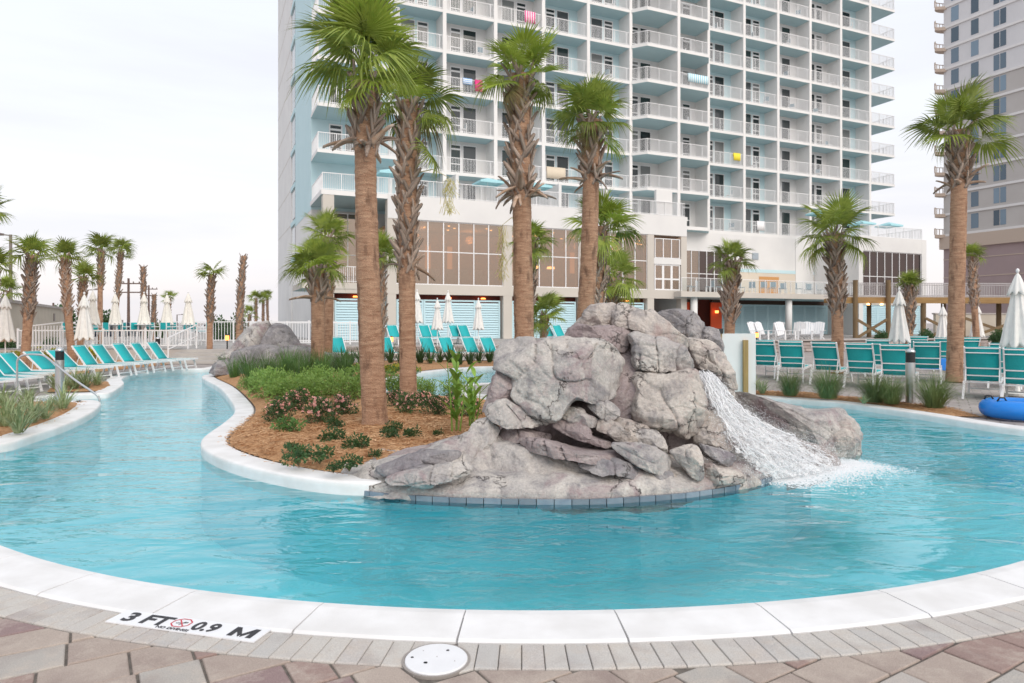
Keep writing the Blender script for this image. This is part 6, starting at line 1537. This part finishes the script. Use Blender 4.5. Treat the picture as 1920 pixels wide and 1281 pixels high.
# parked cars
mat('car_navy', (.012,.018,.035), rough=.18); mat('car_white', (.7,.7,.72), rough=.2); mat('car_glass', (.02,.025,.03), rough=.05); mat('tyre', (.015,.015,.015), rough=.9); mat('rim', (.45,.45,.46), rough=.3, metal=.8)
def car(label, x, y, rz, paint):
    t = thing('parked_car', label, 'car', (x, y, 0), rz)
    side = [(-2.3,.35),(-2.32,.75),(-2.2,.95),(-1.25,1.05),(-.55,1.55),(1.3,1.6),(2.05,1.15),(2.25,1.05),(2.3,.4)]
    vs = []; n_ = len(side)
    for s_ in (-1,1):
        for q in side: vs.append((q[0], s_*(.9 if q[1] < 1.1 else .74), q[1]))
    mb = MB(); mb.add(vs, [tuple(range(n_)), tuple(range(n_,2*n_))[::-1]]+[(i, n_+i, n_+(i+1)%n_, (i+1)%n_) for i in range(n_)]); o = mb.build('body', paint, t, fix=True); o.modifiers.new('b','BEVEL').width = .06
    for s_ in (-1,1):
        mb = MB(); mb.add([(-1.05,s_*.86,1.1),(-.5,s_*.775,1.48),(.35,s_*.77,1.52),(.35,s_*.87,1.1)], [(0,1,2,3)]); mb.build('window', 'car_glass', t)
        mb = MB(); mb.add([(.43,s_*.87,1.1),(.43,s_*.77,1.52),(1.25,s_*.77,1.53),(1.75,s_*.86,1.15)], [(0,1,2,3)]); mb.build('window', 'car_glass', t)
        for x_w in (-1.45,1.4):
            mb = MB(); mb.tube([(x_w,s_*.72,.34),(x_w,s_*.93,.34)], .34, 20); w_ = mb.build('wheel', 'tyre', t); mb = MB(); mb.tube([(x_w,s_*.90,.34),(x_w,s_*.945,.34)], .2, 16); mb.build('rim', 'rim', w_)
        mb = MB(); mb.box(-2.34,-2.26,s_*.65-.15,s_*.65+.15,.72,.86); mb.build('headlight', 'rim', t)
    mb = MB(); mb.add([(-1.2,-.78,1.1),(-1.2,.78,1.1),(-.6,.7,1.53),(-.6,-.7,1.53)], [(0,1,2,3)]); mb.build('windscreen', 'car_glass', t)
for px, Y, rz, paint, lab in ((212,55,15,'car_navy','dark navy car parked behind the terrace parasols'),(252,57,12,'car_navy','second dark car parked beside the utility pole'),(400,75,0,'car_white','white car parked far beyond the steps'),(180,66,5,'car_white','white car parked behind the dark car')):
    p = W(px, HY, Y); car(lab, p.x, Y, R(rz), paint)
# ------------------------------------------------------------------ boardwalk
mat('deck_timber', (.33,.20,.075), (.26,.155,.06), scale=2, rough=.8, stretch=(.6,4,4), bump=.3); mat('pile_timber', (.20,.135,.07), (.15,.10,.055), scale=2, rough=.9, stretch=(4,4,.5), bump=.4); mat('grey_rail', (.42,.40,.41), rough=.5)
bw = thing('boardwalk', 'raised timber boardwalk on braced piles leading toward the beach', 'boardwalk', (23.9,49.5,0), R(3))
LBW = 26.0; zd = 3.42
for i in range(64):
    x = i*LBW/64; mb = MB(); mb.box(x+.01,x+LBW/64-.01,0,2.4,zd-.04,zd); mb.build('plank', 'deck_timber', bw)
for y in (.0,1.2,2.3): mb = MB(); mb.box(-.1,LBW,y-.06,y+.04,zd-.34,zd-.042); mb.build('beam', 'deck_timber', bw)
mb = MB(); mb.box(-.1,LBW,-.10,-.062,zd-.42,zd+.02); mb.build('fascia_board', 'deck_timber', bw)
piles = (.9, 3.35, 6.2, 9.2, 13.6, 17.0, 20.5, 24)
for i, x in enumerate(piles):
    for y in (.1, 2.2):
        hi = zd+1.25 if (x in (.9, 3.35) and y < 1) else zd-.05
        mb = MB(); mb.tube([(x,y-.32 if hi > zd else y,0.3),(x,y-.32 if hi > zd else y,hi)], .17, 12); mb.build('pile', 'pile_timber', bw)
for i in range(len(piles)-1):
    if i in (1,): continue
    a, b = piles[i], piles[i+1]
    mb = MB(); mb.bar((a,-.2,1.9),(b,-.2,.45),.06,.2); mb.build('brace', 'pile_timber', bw); mb = MB(); mb.bar((a,-.28,.45),(b,-.28,1.9),.06,.2); mb.build('brace', 'pile_timber', bw)
for y in (.05,2.35):
    for z in (1.05,.15): mb = MB(); mb.box(-.1,LBW,y-.03,y+.03,zd+z-.03,zd+z+.03); mb.build('rail', 'grey_rail', bw)
    pk = MB()
    for i in range(int(LBW/.13)): x = i*.13; pk.box(x-.012,x+.012,y-.012,y+.012,zd+.1,zd+1.05)
    tag(pk.build('balusters', 'grey_rail', bw), kind='stuff')
for x in (1.9, 2.9): mb = MB(); mb.lathe([(.09,zd-.55),(.12,zd-.48),(.03,zd-.42)], 10, (x,-.15,0)); mb.build('lamp', 'lamp_warm', bw)
# wall behind the boardwalk
bwall = thing('garden_wall', 'pale garden wall behind the boardwalk piles', 'wall', (36,58,0), R(5)); mb = MB(); mb.box(0,40,0,.3,0,2.3); mb.build('panel', 'tan_block', bwall); mb = MB(); mb.box(-.1,40,-.05,.35,2.3,2.42); mb.build('cap', 'cap_stone', bwall)
# ------------------------------------------------------------------ terrace furniture and rooftop umbrellas of the hotel
def HW(a, v, z): return L0 + Matrix.Rotation(TH, 3, 'Z') @ V(a, v, z)
mat('slate_blue', (.18,.28,.34), rough=.6)
def make_dchair():
    t = thing('dining_chair', 'x', 'chair')
    for sx_ in (-1,1):
        for sy_ in (-1,1): mb = MB(); mb.box(sx_*.22-.02,sx_*.22+.02,sy_*.22-.02,sy_*.22+.02,0,.45 if sy_ < 0 else .9); mb.build('leg', 'white_alu', t)
    mb = MB(); mb.box(-.24,.24,-.24,.24,.43,.47); mb.build('seat', 'slate_blue', t); mb = MB(); mb.box(-.22,.22,.2,.23,.5,.92); mb.build('backrest', 'slate_blue', t); return t
DCH = make_dchair()
for i in range(16):
    q = HW(28.5+i*1.05+ra.uniform(-.2,.2), -4.8+ra.uniform(0,1.2), 4.0); use(DCH, USED, q, TH+ra.uniform(0,6.28), 'slate blue chair behind the glass balustrade of the hotel terrace', 'terrace dining chairs', 1.1)
mat('aqua_canvas', (.42,.72,.78), (.38,.68,.74), scale=4, rough=.85)
def make_sunshade():
    t = thing('sunshade', 'x', 'umbrella'); mb = MB(); mb.tube([(0,0,0),(0,0,2.3)], .025, 8); mb.build('pole', 'white_alu', t)
    mb = MB(); s_ = 1.1; mb.add([(-s_,-s_,2.0),(s_,-s_,2.0),(s_,s_,2.0),(-s_,s_,2.0),(0,0,2.42),(-s_,-s_,1.82),(s_,-s_,1.82),(s_,s_,1.82),(-s_,s_,1.82)], [(0,1,4),(1,2,4),(2,3,4),(3,0,4),(0,5,6,1),(1,6,7,2),(2,7,8,3),(3,8,5,0)]); mb.build('canopy', 'aqua_canvas', t); return t
SS = make_sunshade()
for a_, v_s, z, lab in ((4.6,-3.6,Z0+.02,'aqua sunshade open on the hotel podium behind the tallest palm'),(11.6,-3.6,Z0+.02,'aqua sunshade open on the podium beside the ragged palm'),(15.4,-3.6,Z0+.02,'aqua sunshade open on the podium left of the dark crowned palm'),(44.2,-3.2,Z0+.02,'aqua sunshade open on the podium end above the white wall'),(50.5,-2.4,9.42,'aqua sunshade open on the annex roof'),(54.0,-2.6,9.42,'aqua sunshade open on the annex roof edge')):
    q = HW(a_, v_s, z); use(SS, USED, q, TH, lab, None, .8)

def make_bchair():
    t = thing('balcony_chair', 'x', 'chair')
    mb = MB(); mb.box(-.25,.25,-.25,.25,.38,.42)
    for sx_ in (-1,1):
        for sy_ in (-1,1): mb.box(sx_*.23-.02,sx_*.23+.02,sy_*.23-.02,sy_*.23+.02,0,.42 if sy_ < 0 else .85)
    mb.build('frame', 'white_alu', t); mb = MB(); mb.box(-.22,.22,.22,.25,.45,.85); mb.build('backrest', 'slate_blue', t); return t
BCH = make_bchair()
for j in range(NF):
    for k in range(12):
        if ra.random() < .45:
            q = HW(fins[k+1]+ra.uniform(1.6,3.5), ra.uniform(.5,1.0), Z0+FL*j+.01); use(BCH, USED, q, TH+ra.uniform(-1,1)+math.pi*.5*ra.randint(0,3), 'small chair standing on a hotel balcony', 'chairs on the hotel balconies', 1)
